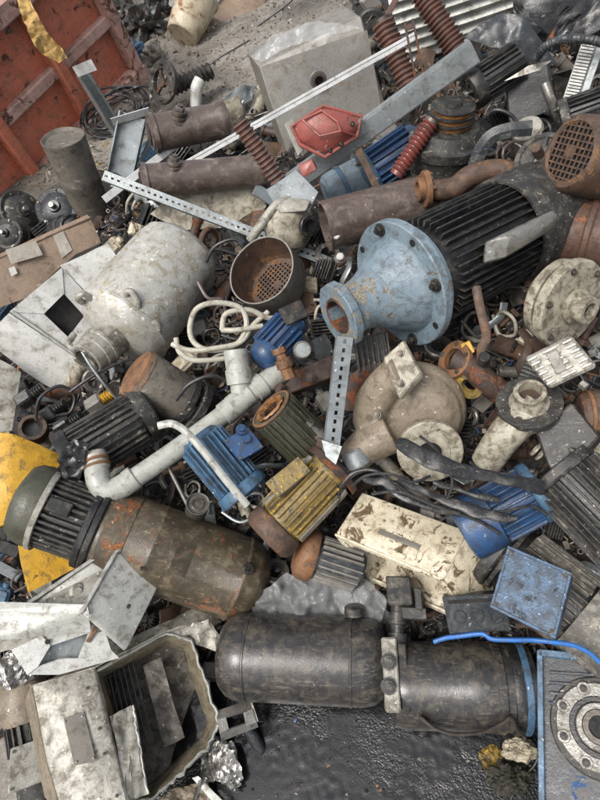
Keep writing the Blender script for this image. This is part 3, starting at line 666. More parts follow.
b = NB(); solid(b, 0, 10, 12, 24, disc_normal(T, 421, 160, 6, -.4, -.5, .8), 2); T.add('boss', b, 'motor_grimy')
T = tin('bent_bracket', 'bent flat grey steel strap beside the pulley drum', 'bracket', 500, 142, .24)
b = NB(); sweep(b, T.pp([(474, 168, 0), (480, 152, 5), (490, 138, 8), (506, 131, 6), (532, 128, 0)]), 5, 4, 6, flat=(7.5, 2.6)); T.solo(b, 'rubber_grey')
T = Thing('end_plate', 'round dark end plate with a rusty shaft stub beside the bracket', 'end plate', 537, 153, .2)
M = disc_normal(T, 540, 156, 0, -.35, .5, .8); b = NB(); lathe(b, [(-14, 0), (-14, 24), (-3, 27), (0, 27), (0, 22), (-2, 21), (-2, 12), (2, 11), (2, 0)], 44); T.add('plate', b, 'motor_grimy', M)
b = NB(); solid(b, 0, 17, 5.5, 20, bev=.8); T.add('shaft', b, 'rust', M); T.bolts(circ(M, 4, 24, 0, 30), 1.8, 2)
b = NB(); box(b, -2, 1, -2, 2, 10, 22, .4); T.add('rib', b, 'motor_grimy', M)
T = tin('round_cap', 'pale dented round cap behind the dark end plate', 'cap', 526, 126, .2)
M = disc_normal(T, 526, 126, 0, -.3, .6, .7); b = NB(); lathe(b, [(0, 0), (-.5, 8), (-3, 15), (-8, 16), (-8, 0)], 30); T.solo(b, 'cast_alu', M, dn=1.2)
# rusty grille cowl
T = Thing('fan_cowl', 'rusty brown fan cowl with a square hole grille', 'cowl', 578, 156, .22)
M, L = T.ax((568, 152, 26), (622, 166, -30)); b = NB(); lathe(b, [(4, 28), (1.5, 30), (3, 34.5), (8, 37.5), (16, 38.5), (L, 40), (L, 38), (16, 36.5), (6, 33), (4, 28)], 48); T.add('shell', b, 'rust', M, dn=2)
b = NB(); grid_disc(b, 30, 6.2, 1.7, 3, 5, th=.5); T.add('grille', b, 'rust', M)
b = NB(); solid(b, 6, 7, 31, 30); T.add('fan_disc', b, 'dark_hole', M)  # dark disc close behind the grille paints the shade in its holes
T = Thing('heater_element', 'white finned heater element standing by the rubber sheet', 'heater', 580, 74, .2)
M, L = T.ax((592, 40, -4), (570, 104, 6)); b = NB(); box(b, 0, L, -9, 7, -10, -6, .5); T.add('back_plate', b, 'old_white', M)
b = NB(); box(b, -1.1, 1.1, -8, 5, -6, 2, .3); T.pieces('fin', b, 'old_white', [M @ tr(2+i*L/20) for i in range(20)])
b = NB(); box(b, 0, L, 6.5, 14, -8, 1, .6); T.add('side_channel', b, 'galvanised', M)
T = tin('corrugated_hose', 'grey corrugated hose bending over the finned heater', 'hose', 574, 42, .3)
b = NB(); sweep(b, T.pp([(536, 58, -14), (548, 45, 0), (566, 39, 4), (590, 40, 4), (612, 46, 0)]), lambda t: 4.6+.5*math.sin(t*150), 12, 14); T.solo(b, 'rubber_grey')
T = Thing('small_motor', 'black finned motor end tucked behind the rusty grille cowl', 'motor', 588, 112, .14, 'electric motors')
motor(T, (560, 122, 4), (622, 100, -4), 22, 'motor_black', nf=22, x0=.15, x1=.9, fh=4, front='motor_grimy')
T = tin('bent_pipe', 'short bent grey pipe between pulley and rubber sheet', 'pipe', 553, 100, .16)
b = NB(); sweep(b, T.pp([(545, 84, 0), (550, 98, 3), (556, 112, 0), (566, 132, -8)]), 5, 12, 5); T.solo(b, 'steel')

# rusty pipe bits behind the big motor
T = Thing('flanged_elbow', 'orange rusty flanged pipe elbow above the blue-flanged motor', 'pipe', 452, 186, .2)
M, L = T.ax((418, 190, 10), (446, 186, 0)); b = NB(); ringd(b, 6, 12, 19, 9, 32, bev=.8); ringd(b, 0, 7, 12, 8, 32); T.add('flange', b, 'rust_orange', M, dn=.8); T.bolts(circ(M, 5, 15, 12), 2.2, 2.4, 'rust_orange')
b = NB(); sweep(b, T.pp([(428, 190, 6), (452, 188, 4), (470, 176, 2), (494, 170, 0), (516, 176, -2), (530, 196, -8)]), 11, 20, 6); T.add('bend', b, 'rust', dn=1)
T = Thing('rusty_drum', 'orange brown rusty drum behind the big black motor', 'drum', 590, 234, .06)
M, L = T.ax((540, 228, 0), (650, 246, 0)); b = NB(); lathe(b, [(0, 0), (0, 36), (3, 38), (L*.4, 38), (L*.42, 40), (L*.46, 40), (L*.48, 38), (L, 38), (L, 0)], 44); T.add('body', b, 'rust_red', M, dn=1.5)
b = NB(); ringd(b, 12, 17, 41, 37, 44); T.add('hoop', b, 'rust', M)
T = tin('brown_pipe', 'wide open brown pipe lying behind the blue flange', 'pipe', 376, 216, .16)
M, L = T.ax((326, 226, 14), (432, 198, -16)); b = NB(); lathe(b, [(0, 24), (0, 26), (L, 26), (L, 24), (0, 24)], 44); T.solo(b, 'bushing_brown', M, dn=1.2)
T = Thing('pump_head', 'dirty white pump head with a black round port', 'pump', 292, 222, .18)
M = disc_normal(T, 292, 226, 0, .45, .1, .85); b = NB(); lathe(b, [(-20, 0), (-20, 24), (-8, 27), (-4, 27), (-2, 24), (2, 23), (6, 18), (8, 12), (8, 0)], 40); T.add('casing', b, 'pump_white', M, dn=1.5)
M2 = disc_normal(T, 307, 226, 8, .45, 0, .85); b = NB(); ringd(b, 0, 7, 11, 6.5, 28); q = T.add('port', b, 'rubber', M2); b = NB(); solid(b, 0, 3, 6.5, 20); T.add('bore', b, 'dark_hole', M2, parent=q)
b = NB(); hull(b, T.pp([(274, 206, 8), (290, 198, 6), (312, 200, 2), (306, 212, 8), (280, 214, 12), (286, 204, -14), (308, 206, -14)]), 1.2); T.add('bracket', b, 'cast_alu', dn=1.5)
b = NB(); sweep(b, T.pp([(250, 240, -2), (262, 224, 6), (276, 206, 4), (288, 200, -4)]), 5, 12, 5); T.add('inlet_pipe', b, 'cast_alu')
# ------------------------------------------------------------------ middle of the heap
# big motor with the pale blue flange
T = Thing('flanged_motor', 'big black finned motor with a pale blue flanged bell housing', 'motor', 440, 255, .27, 'electric motors')
FA, FB = (407, 281, 26), (552, 210, -102); M, L = T.ax(FA, FB)
b = NB(); lathe(b, [(0, 0), (0, 50), (L*.94, 50), (L, 40), (L, 0)], 48); T.add('body', b, 'motor_black', M)
b = NB(); t = bmesh.new(); bmesh.ops.create_cube(t, size=1)
for v in t.verts:
    top = v.co.z > 0; v.co = Vector((L*.43+v.co.x*L*.62*(.98 if top else 1), v.co.y*(1.7 if top else 2.8), 58 if top else 48))
bevel_all(t, .3); join(b, t); T.pieces('fin', b, 'motor_black', [M @ rx(a*9) for a in range(40)])
b = NB(); lathe(b, [(L*.7, 57), (L*.7, 60), (L*.74, 61.5), (L*1.02, 61.5), (L*1.1, 58), (L*1.15, 48), (L*1.15, 15), (L*1.13, 15), (L*1.13, 48)], 48); T.add('fan_cowl', b, 'motor_grimy', M, dn=1.5)
b = NB(); ringd(b, -11, 0, 68, 20, 64, bev=1.2); ringd(b, 0, 9, 60, 20, 48); fl = T.add('flange', b, 'blue_pale', M)
holes = circ(M, 8, 60, -11.2, 14)
T.bolts([m @ rz(180) for i, m in enumerate(holes) if i % 2 == 0], 5, 5, 'dark_steel', parent=fl)
b = NB(); solid(b, -.5, .4, 3.6, 16); T.pieces('bolt_hole', b, 'dark_hole', [m for i, m in enumerate(holes) if i % 2], fl)  # flat dark discs paint the shade of the empty bolt holes
b = NB(); lathe(b, [(-10, 52), (-13, 51), (-18, 48.5), (-30, 41), (-44, 32.5)], 48); T.add('bell_housing', b, 'blue_pale', M, dn=.8)
b = NB(); lathe(b, [(-43.5, 32.9), (-50, 29.6), (-58, 27), (-66, 25.5), (-82, 25.5)], 48); T.add('worn_neck', b, 'blue_worn', M, dn=1)
b = NB(); lathe(b, [(-80, 18), (-80, 31), (-81, 32), (-89, 32), (-90, 31), (-90, 19), (-89, 17.5), (-62, 17), (-62, 0)], 12, M @ rx(15), fn=lambda a, x: 1+.06*math.cos(2*a)); nk = T.add('neck_flange', b, 'blue_worn', sharp=30)
b = NB(); ringd(b, -90.4, -70, 18.8, 16.4, 40); T.add('bore_ring', b, 'rust_dark', M, parent=nk)
b = NB(); lathe(b, [(-70, 16.5), (-62.2, 16), (-62.2, 0)], 32); T.add('bore', b, 'dark_hole', M, parent=nk)
b = NB(); hull(b, T.pp([(480, 263, 40), (482, 243, 44), (498, 236, 42), (504, 240, 44), (549, 211, 22), (555, 217, 22), (550, 229, 20), (502, 258, 40), (484, 264, 16), (484, 246, 14), (550, 214, -4), (550, 228, -4)]), 1.5); T.add('mounting_foot', b, 'steel', dn=1)

T = Thing('fan_pot', 'round grey fan cowl lying open, perforated rusty grille inside', 'cowl', 267, 274, .16)
M, L = T.ax((261, 270, 12), (279, 286, -20)); b = NB(); lathe(b, [(0, 36.5), (0, 38), (L*.8, 37), (L, 33), (L, 27), (L-1.5, 27), (L-1.5, 32), (L*.78, 35.5), (0, 36.5)], 48); T.add('shell', b, 'grey_paint', M, dn=1.5)
b = NB(); lathe(b, [(.8, 36.2), (L*.78, 35.2), (L-2, 31.5), (L-2, 26)], 48); T.add('rusty_lining', b, 'rust', M, dn=1.4)
b = NB(); grid_disc(b, 27.5, 4.2, 1.7, L-2, 4.5); T.add('grille', b, 'rust', M)
b = NB(); solid(b, L, L+1, 28, 30); T.add('fan_disc', b, 'dark_hole', M)  # dark disc under the pot's grille, shade painted as colour

# white tank
T = Thing('pressure_tank', 'dented dirty white pressure tank with a threaded neck', 'tank', 148, 295, .2)
M, L = T.ax((117, 334, 22), (183, 254, -26)); b = NB()
lathe(b, [(-8, 0), (-7, 14), (-4, 28), (2, 41), (8, 47.5), (14, 50), (15, 51), (18, 51), (19, 50), (L*.5, 50.5), (L*.85, 50), (L*.98, 48), (L*1.05, 40), (L*1.1, 20), (L*1.12, 0)], 64)
for v in b.verts:
    q = v.co; d1 = (q-Vector((L*.85, -44, 18))).length; k = max(0, 1-d1/26); q.y *= 1-.22*k; q.z *= 1-.2*k
tank = T.add('shell', b, 'tank_white', M, dn=2, fr=.035)
M2, l = T.ax((124, 326, 24), (92, 354, 52)); b = NB(); lathe(b, [(0, 25), (6, 23), (8, 20), (l*.55, 19.5), (l*.57, 20.6), (l*.63, 20.6), (l*.65, 19.5), (l*.8, 19.5), (l*.82, 18), (l, 17.6), (l+1, 16.5), (l+1, 13), (l*.5, 12.5), (l*.5, 0)], 40); nk = T.add('neck', b, 'cast_alu', M2)
b = NB(); ringd(b, l-3, l+2.4, 15, 12, 12, M2 @ tr(0)); T.add('thread_ring', b, 'steel', parent=nk)
b = NB(); solid(b, l*.6, l*.75, 12.4, 24, M2); T.add('bore', b, 'dark_hole', parent=nk)
for pts in ([(131, 306, 48), (128, 294, 58), (133, 292, 62), (139, 302, 60), (139, 314, 54)], [(146, 330, 48), (152, 320, 56), (158, 324, 54), (157, 330, 48)], [(86, 302, 30), (82, 298, 40), (88, 294, 44), (94, 298, 40)], [(78, 332, 34), (74, 340, 42), (80, 346, 44), (86, 342, 40)]):
    b = NB(); sweep(b, T.pp(pts), 3.2, 10, 5); T.add('lug', b, 'cast_alu')

# sheet metal on the left
T = Thing('tan_panel', 'brown tan sheet panel with pale labels at the far left edge', 'panel', 48, 255, .16)
b = NB(); sheet(b, T.pp([(-14, 262, 0), (88, 216, -4), (91, 219, 2), (-14, 266, 6)]), 2); T.add('folded_edge', b, 'tan_panel')
b = NB(); sheet(b, T.pp([(-14, 264, 6), (90, 218, 1), (101, 243, 5), (76, 254, 8), (54, 272, 10), (30, 296, 14), (-14, 312, 14)]), 1.4, 3, 1.6); T.add('panel', b, 'tan_panel')
b = NB(); sheet(b, T.pp([(6, 250, 10.4), (36, 241, 8.6), (43, 255, 10), (12, 264, 11.6)]), .8); T.add('label', b, 'label_light')
b = NB(); sheet(b, T.pp([(9, 268, 12.4), (15, 266, 12), (18, 273, 12.8), (12, 276, 13.2)]), .8); T.add('sticker', b, 'old_white')
b = NB(); sheet(b, T.pp([(53, 236, 6), (63, 231, 5.2), (72, 250, 7.6), (62, 258, 8.8)]), .8); T.add('label', b, 'label_light')
T = Thing('sheet_metal_case', 'white dented sheet metal case with a square hole', 'case', 55, 325, .16)
b = NB()   # upper panel built round the square opening
q = [(10, 312), (62, 268), (112, 322), (84, 362)]; hole = [(44, 314), (64, 294), (84, 316), (68, 337)]; z0 = 8
for i in range(4):
    j = (i+1) % 4; sheet(b, T.pp([(*q[i], z0-i*2 if i < 3 else 6), (*q[j], z0-j*2 if j < 3 else 6), (*hole[j], 7), (*hole[i], 7)]), 1.2)
T.add('top_panel', b, 'old_white')
b = NB(); sheet(b, T.pp([(10, 313, 8), (84, 363, 6), (62, 396, -6), (24, 372, -8), (-12, 342, -8), (-8, 330, -2)]), 1.2, 3, 2.5); T.add('front_panel', b, 'old_white')
b = NB(); hull(b, T.pp([(44, 312, -6), (64, 294, -6), (86, 318, -6), (68, 338, -6), (40, 312, -24), (92, 318, -24), (64, 290, -24), (68, 342, -24)]), 0); T.add('inside', b, 'dark_hole')  # dark block behind the square opening paints the shade inside the case
b = NB(); sheet(b, T.pp([(60, 266, 2), (108, 243, -2), (116, 256, 2), (90, 296, 6)]), 1.2, 3, 2); T.add('side_flap', b, 'old_white')
b = NB(); M, L = T.ax((12, 311, 9), (84, 361, 7)); box(b, 0, L, -1.4, 1.4, 0, 1.6, .4); T.add('ridge', b, 'alu_clean', M, dn=.6, fr=.1)
T = tin('beige_panel', 'beige board standing at the left edge below the white case', 'board', 10, 392, .1)
b = NB(); sheet(b, T.pp([(-14, 352, 0), (12, 366, 4), (21, 372, 4), (12, 430, 8), (-14, 434, 6)]), 2, 2, 1); T.solo(b, 'cast_alu')

# round motor ends at the left
for i, (x, y, r_, dx, dy, lb) in enumerate([(56, 208, 21, -.2, .3, 'round dark motor end beside the dark tube'), (22, 212, 22, .2, .35, 'round dark motor end above the folded tan panel'), (74, 228, 15, .3, .2, 'small dark motor end between tube and tan panel'), (8, 234, 16, -.3, .2, 'dark motor end at the left picture edge')]):
    T = Thing('motor_end', lb, 'motor part', x, y, .06, 'dark motor ends'); M = disc_normal(T, x, y, 6, dx*2, dy, 1)
    b = NB(); lathe(b, [(-34, 0), (-34, r_*.9), (-8, r_), (-6, r_*1.04), (0, r_*1.04), (1, r_*.98), (0, r_*.8), (3, r_*.62), (4, r_*.3), (7, r_*.26), (7, 0)], 40); T.add('shell', b, 'motor_grimy' if i % 2 else 'rubber_grey', M, dn=1.2)
    b = NB(); ringd(b, -16, -12, r_*1.06, r_*.9, 40); T.add('band', b, 'dark_steel', M)
    T.bolts(circ(M, 5, r_*.88, 0, 20*i), 1.6, 1.8); b = NB(); solid(b, 6, 13, r_*.14, 14, bev=.5); T.add('shaft', b, 'steel', M)

# white cable and small blue motor
T = Thing('cable_loops', 'loops of dirty white cable beside the small bright blue motor', 'cable', 218, 325, .2)
for pts, cl in (([(190, 330, 4), (196, 310, 6), (215, 303, 8), (240, 308, 8), (246, 326, 8), (236, 344, 10), (212, 350, 8), (196, 344, 6)], True), ([(172, 344, 2), (190, 350, 8), (214, 348, 12), (240, 342, 10), (252, 326, 6), (268, 312, 0)], False),
        ([(222, 330, 4), (226, 314, 6), (248, 310, 6), (268, 318, 2), (282, 316, -4)], False), ([(222, 330, 4), (236, 330, 12), (262, 326, 8)], False), ([(176, 338, 0), (180, 352, 4), (196, 360, 8), (228, 358, 4)], False)):
    b = NB(); sweep(b, T.pp(pts), 2.9, 10, 6, closed=cl); T.add('loop' if cl else 'strand', b, 'cable_white')
T = Thing('small_motor', 'small bright blue finned motor with a rounded cap', 'motor', 274, 340, .18, 'electric motors')
motor(T, (264, 354, 8), (298, 318, -4), 21, 'blue_bright', nf=18, x0=.1, x1=.8, fh=4.5, ft=2)
b = NB(); M, L = T.ax((270, 350, 10), (254, 368, 20)); lathe(b, [(0, 17), (8, 17.5), (14, 15.5), (19, 10), (21, 0)], 32); T.add('cap', b, 'blue_bright', M)
tbox(T, T.p(286, 326, 20), (22, 10, -4), (-8, 16, 0), (2, -2, -14), 'dark_steel', screws=False)
T = Thing('pressure_gauge', 'small round steel gauge next to the bright blue motor', 'gauge', 302, 350, .27)
M = disc_normal(T, 302, 350, 0, .1, .3, 1); b = NB(); lathe(b, [(-8, 0), (-8, 9), (0, 9.6), (2, 9.4), (2, 8), (.8, 7.8)], 32); T.add('case', b, 'steel', M); b = NB(); solid(b, .2, .9, 7.9, 28); T.add('dial', b, 'gauge_face', M)
T = Thing('rusty_valve', 'rusty brown valve fitting between gauge and pipe tee', 'valve', 286, 362, .22)
M, L = T.ax((278, 348, 6), (290, 378, 4)); b = NB(); lathe(b, [(0, 0), (0, 8), (6, 8), (7, 6), (12, 6), (13, 9), (22, 9), (23, 7), (L, 7), (L, 0)], 8); T.add('body', b, 'rust_orange', M, dn=.8)
b = NB(); solid(b, 0, 8, 5, 6, disc_normal(T, 285, 364, 6, .6, .2, .8), .6); T.add('nut', b, 'rust', None)
T = Thing('rusty_beam', 'dark rusty bolted beam lying below the gauge', 'beam', 306, 378, .12)
b = NB(); hexa(b, T.p(258, 384, 4), (78, 30, -8), (8, -20, 4), (-4, -6, -18), 1.2); T.add('beam', b, 'rust_dark', dn=1); T.bolts([disc_normal(T, 310, 377, 10), disc_normal(T, 280, 388, 12)], 4, 4, 'rust_dark')

# plastic pipe
T = Thing('plastic_pipe', 'grey plastic drain pipe with elbow and tee fitting', 'pipe', 175, 440, .23)
b = NB(); sweep(b, T.pp([(97, 462, -2), (97, 472, 2), (101, 484, 6), (110, 490, 8), (122, 486, 8), (134, 478, 8)]), 12.2, 24, 6, caps=False); T.add('elbow', b, 'pvc')
b = NB(); sweep(b, T.pp([(126, 484, 8), (180, 447, 9), (236, 405, 10)]), 10.6, 24, 5); T.add('pipe', b, 'pvc')
for A, B, r_ in (((128, 482, 8), (136, 476, 8), 12.6), ((222, 416, 10), (232, 408, 10), 13), ((232, 409, 10), (238, 404, 10), 12.2)):
    M, L = T.ax(A, B); b = NB(); solid(b, 0, L, r_, 28, bev=1); T.add('collar', b, 'pvc', M)
M, L = T.ax((230, 409, 10), (250, 393, 10)); b = NB(); solid(b, 0, L, 13.2, 28, bev=2); te = T.add('tee', b, 'pvc', M)
M, L = T.ax((244, 398, 10), (278, 374, 8)); b = NB(); lathe(b, [(0, 0), (0, 11.5), (12, 11.5), (13, 14), (25, 14), (26, 12), (30, 12.5), (L, 12.5), (L, 10), (L-6, 9), (L-6, 0)], 28); T.add('branch', b, 'pvc', M, parent=te)
M, L = T.ax((241, 398, 10), (234, 352, 14)); b = NB(); lathe(b, [(0, 0), (0, 11), (14, 11), (15, 14.2), (30, 14.2), (31, 13), (L, 13), (L, 10), (L-8, 9.5), (L-8, 0)], 28); T.add('branch', b, 'pvc', M, parent=te)
M, L = T.ax((94, 458, -4), (98, 470, 0)); b = NB(); ringd(b, 2, 5, 14.4, 12, 28); ringd(b, 8, 11, 14.4, 12, 28); T.add('hose_clamp', b, 'rust_orange', M)
b = NB(); ringd(b, -5, 14, 12.8, 10.5, 28); T.add('hose_end', b, 'red_plastic' if False else 'label_light', M)

T = Thing('rusty_cylinder', 'grey cylinder with orange rust under the plastic tee', 'cylinder', 164, 388, .16)
M, L = T.ax((134, 372, 14), (186, 404, -6)); b = NB(); lathe(b, [(0, 0), (0, 20), (3, 26), (7, 28), (L*.8, 28), (L, 27), (L, 0)], 40); T.add('body', b, 'tube_grey', M, dn=1.5)
b = NB(); lathe(b, [(-.5, 0), (-.5, 20.5), (2.5, 26.4), (9, 28.6)], 40); T.add('rusty_end', b, 'rust_orange', M, dn=1)
b = NB(); ringd(b, L-10, L-2, 31, 26, 40); ringd(b, L+4, L+13, 32, 22, 40); T.add('end_ring', b, 'motor_grimy', M)
T = Thing('finned_motor', 'dark grey finned motor lying above the plastic pipe elbow', 'motor', 108, 438, .2, 'electric motors')
M, L = motor(T, (66, 462, 0), (152, 410, 0), 31, 'motor_grimy', 'motor_grimy', nf=26, x0=.14, x1=.86, fh=5.5, ft=2, cowl='motor_grimy', front='motor_black', dn=.8)
T = tin('torn_cover', 'torn black plastic cover at the left end of the grey finned motor', 'cover', 72, 462, .3)
b = NB(); sheet(b, T.pp([(58, 470, -4), (60, 454, 4), (74, 440, 8), (90, 444, 10), (86, 462, 10), (80, 478, 4), (66, 478, 0)]), 1.4, 7, 7, .09, 4); T.solo(b, 'rubber')
T = tin('flat_bar', 'cream flat bar bent across the blue motor', 'bar', 205, 455, .36)
b = NB(); sweep(b, T.pp([(158, 426, 2), (172, 424, 6), (186, 432, 8), (204, 452, 10), (226, 480, 10), (247, 505, 8)]), 3, 8, 5, flat=(4, 1.6)); T.solo(b, 'alu_clean')
T = tin('steel_rod', 'thin grey steel rod standing beside the blue motor', 'rod', 178, 488, .2)
b = NB(); M, L = T.ax((166, 462, 4), (190, 510, 2)); solid(b, 0, L, 2.2, 12); T.solo(b, 'steel', M)
T = Thing('tin_can', 'small round steel can below the blue motor', 'can', 198, 504, .2)
M = disc_normal(T, 198, 504, 4, .1, .4, 1); b = NB(); lathe(b, [(-20, 0), (-20, 12), (0, 12), (1, 12.6), (2, 12), (1, 11), (-1, 10.5), (-1, 0)], 30); T.add('body', b, 'steel', M); b = NB(); ringd(b, -.8, .4, 7, 5, 24); T.add('lid_ring', b, 'steel_bolt', M)

# blue motor in the middle
T = Thing('blue_motor', 'blue finned motor with terminal box beside the plastic pipe', 'motor', 225, 465, .24, 'electric motors')
motor(T, (246, 494, 4), (198, 436, 0), 27, 'blue_mid', 'blue_mid', nf=24, x0=.16, x1=.95, fh=5, ft=2, front='blue_mid', fr_=29)
tbox(T, T.p(224, 442, 26), (24, 14, -2), (16, -20, 0), (2, -2, -18), 'blue_bright')
b = NB(); lathe(b, [(0, 0), (0, 5.5), (5, 5.5), (5, 3), (9, 3), (9, 0)], 16, disc_normal(T, 240, 432, 29, .1, .2, 1)); solid(b, 0, 5, 4, 14, disc_normal(T, 245, 441, 29, .1, .2, 1)); T.add('cable_gland', b, 'blue_bright')
b = NB(); hull(b, T.pp([(220, 503, 18), (262, 474, 16), (266, 484, 10), (224, 512, 10), (222, 506, -8), (262, 480, -8)]), 1.5); T.add('mounting_foot', b, 'blue_mid', dn=1)
# stator
T = Thing('stator', 'dark olive motor stator with copper windings in its open end', 'stator', 290, 424, .2)
M, L = T.ax((271, 409, 16), (309, 446, -8)); b = NB(); lathe(b, [(0, 18.5), (0, 23), (1, 24), (L, 24), (L, 0)], 40); T.add('shell', b, 'olive', M)
b = NB(); box(b, 3, L-1, -1, 1, 23.5, 27, .3); T.pieces('fin', b, 'olive', [M @ rx(k*15) for k in range(24)])
b = NB(); lathe(b, [(-1, 18.3), (-2.5, 17), (-2, 13.5), (2, 12), (10, 12)], 36, M, fn=lambda a, x: 1+.05*math.sin(a*12)); T.add('winding', b, 'winding', dn=.8, fr=.2)
b = NB(); box(b, 1, 18, -1, 1, 9.5, 12.5); T.pieces('lamination', b, 'rust_dark', [M @ rx(k*18) for k in range(20)]); b = NB(); solid(b, 18, 19, 13, 24); T.add('bore', b, 'dark_hole', M)
b = NB(); ringd(b, -.8, 1.6, 25.4, 22.6, 40); T.add('rim', b, 'rust_orange', M)
b = NB(); M2, l = T.ax((300, 418, 14), (330, 446, 10)); lathe(b, [(0, 0), (0, 5), (6, 5), (7, 7.5), (14, 7.5), (15, 6), (24, 6), (25, 8), (l, 8), (l, 0)], 18, M2); T.add('hose_fitting', b, 'steel')
# yellow motor
T = Thing('yellow_motor', 'grimy yellow grey finned motor with a rusty round end cap', 'motor', 298, 500, .24, 'electric motors')
M, L = motor(T, (278, 526, 0), (332, 470, -4), 31, 'yellow_grimy', 'yellow_grimy', nf=28, x0=.06, x1=.9, fh=5, ft=2, cowl=None)
b = NB(); lathe(b, [(-20, 0), (-20, 24), (-16, 29), (-12, 30.5), (0, 30.5), (2, 29), (2, 0)], 40); T.add('end_cap', b, 'rust', M, dn=1.2)
b = NB(); lathe(b, [(L-4, 33), (L-3, 34), (L+4, 33), (L+8, 25), (L+8, 0)], 40); T.add('end_shield', b, 'rust_dark', M, dn=1); b = NB(); solid(b, L+6, L+22, 8, 20, bev=1); T.add('shaft', b, 'steel', M)
tbox(T, T.p(268, 484, 30), (32, 26, -4), (12, -14, 2), (4, -4, -22), 'grey_paint', lm='yellow_grimy')
for k in (-1, 1):
    b = NB(); box(b, L*.08, L*.92, -4, 4, 27, 31, .8, M @ rx(k*62)); T.add('rail', b, 'grey_paint')
T = Thing('steel_coupling', 'steel coupling with brackets under the upright slotted strut', 'coupling', 340, 458, .2)
b = NB(); M, L = T.ax((318, 452, 2), (346, 476, 4)); lathe(b, [(0, 0), (0, 9), (7, 9), (8, 13), (22, 13), (23, 8), (L, 8), (L, 0)], 24); T.add('body', b, 'steel', M)
b = NB(); hull(b, T.pp([(318, 436, 10), (334, 446, 14), (326, 462, 14), (314, 456, 8), (316, 440, -8), (332, 452, -8)]), 1.2); T.add('bracket', b, 'rust_dark', dn=1)
b = NB(); M, L = T.ax((352, 450, 6), (368, 482, 2)); solid(b, 0, 20, 14, 28, M, 2); T.add('drum', b, 'galvanised')
T = Thing('small_motor', 'small grey finned motor with an orange rusty round end', 'motor', 328, 560, .14, 'electric motors')
M, L = motor(T, (300, 552, 6), (362, 572, -4), 24, 'rubber_grey', 'grey_paint', nf=20, x0=.3, x1=.97, fh=4, ft=2)
b = NB(); lathe(b, [(-4, 0), (-4, 17), (0, 24), (6, 27), (14, 27), (17, 25), (17, 10)], 40); T.add('rusty_cap', b, 'rust_orange', M, dn=1)
b = NB(); hexa(b, T.p(310, 566, 20), (34, -10, -4), (3, 5, 1), (0, -2, -6), .8); T.add('foot', b, 'grey_paint')
# the upright slotted strut
T = Thing('perforated_strut', 'short slotted galvanised strut standing upright below the blue neck flange', 'strut', 338, 400, .34)
b, M = perforated(T, (345, 338, 12), (331, 452, -4), 17, pitch=9, fl=7, spin=-14); T.add('channel', b, 'galvanised', M)
b = NB(); sheet(b, T.pp([(322, 440, 2), (342, 446, 4), (336, 464, 4), (326, 456, 2)]), 1.4); T.add('foot_bracket', b, 'galvanised')
# finned radiator under the bell housing
T = Thing('heat_sink', 'dark finned heat sink standing under the blue bell housing', 'heat sink', 374, 354, .2)
b = NB(); hexa(b, T.p(358, 372, 0), (34, 6, 4), (-6, 36, 4), (0, 0, -14), 1); T.add('base', b, 'motor_grimy')
b = NB(); box(b, -1.2, 1.2, 0, 36, 0, 7, .3); T.pieces('fin', b, 'dark_steel', [tr(*T.p(360+i*5.2, 372-i*.9, .5)) @ rz(9) for i in range(7)])

# tan pump with volute
T = Thing('volute_pump', 'tan dirty pump casing with a round flange and a pale square flange', 'pump', 412, 412, .18)
VM = disc_normal(T, 416, 414, -8, -.12, -.3, .9)
b = NB(); lathe(b, [(-36, 0), (-36, 36), (-24, 46), (-8, 50), (6, 47), (16, 38), (22, 28), (24, 0)], 56, VM)
t = bmesh.new(); P_ = []
for k in range(15):
    a = R(200-k*21); rr = 40-.1*k; P_.append(VM @ Vector((-10, math.cos(a)*rr, math.sin(a)*rr)))
sweep(t, P_, lambda q: 20-10*q, 18, 4); join(b, t)
t = bmesh.new(); sweep(t, T.pp([(372, 424, -8), (374, 404, 6), (384, 388, 20), (396, 376, 32), (404, 371, 42)]), lambda q: 22-6*q, 18, 5); join(b, t)
t = bmesh.new(); sweep(t, T.pp([(350, 462, 0), (366, 446, 4), (392, 432, 6)]), lambda q: 17+6*q, 18, 5); join(b, t)
o = T.add('volute', b, 'tan_cast', sharp=180)
md = o.modifiers.new('fuse', 'REMESH'); md.mode = 'VOXEL'; md.voxel_size = 1.5; md.use_smooth_shade = True; md = o.modifiers.new('soften', 'SMOOTH'); md.factor = .5; md.iterations = 9
b = NB(); hull(b, T.pp([(384, 362, 46), (404, 344, 44), (421, 376, 48), (400, 400, 52), (388, 364, 36), (407, 347, 34), (424, 379, 38), (403, 402, 42)]), 2); sq = T.add('square_flange', b, 'pump_white'); T.bolts([disc_normal(T, 402, 386, 50, -.2, .1, 1), disc_normal(T, 401, 358, 46, -.2, .1, 1)], 3, 3, parent=sq)
M = disc_normal(T, 429, 450, 30, .05, -.35, .9); b = NB(); ringd(b, -7, 2, 33, 12, 48, bev=1.2); ringd(b, 1.6, 3.4, 20, 12, 40); fl = T.add('round_flange', b, 'pump_white', M, dn=.6)
b = NB(); lathe(b, [(-6, 24), (-20, 26), (-34, 30)], 40); T.add('inlet', b, 'tan_cast', M); b = NB(); solid(b, -3, -1, 12.2, 24); T.add('bore', b, 'dark_hole', M, parent=fl)
T.bolts([disc_normal(T, 379, 415, 28, -.3, .2, 1), disc_normal(T, 360, 450, 22, -.3, .2, 1)], 3.2, 3)
T = tin('arched_bracket', 'rusty arched bracket with slot behind the tan pump', 'bracket', 372, 388, .16)
b = NB(); sweep(b, T.pp([(350, 410, -4), (354, 386, 4), (370, 372, 8), (392, 370, 6), (406, 380, 0)]), 8, 10, 6, flat=(9, 3)); T.solo(b, 'rust_dark')

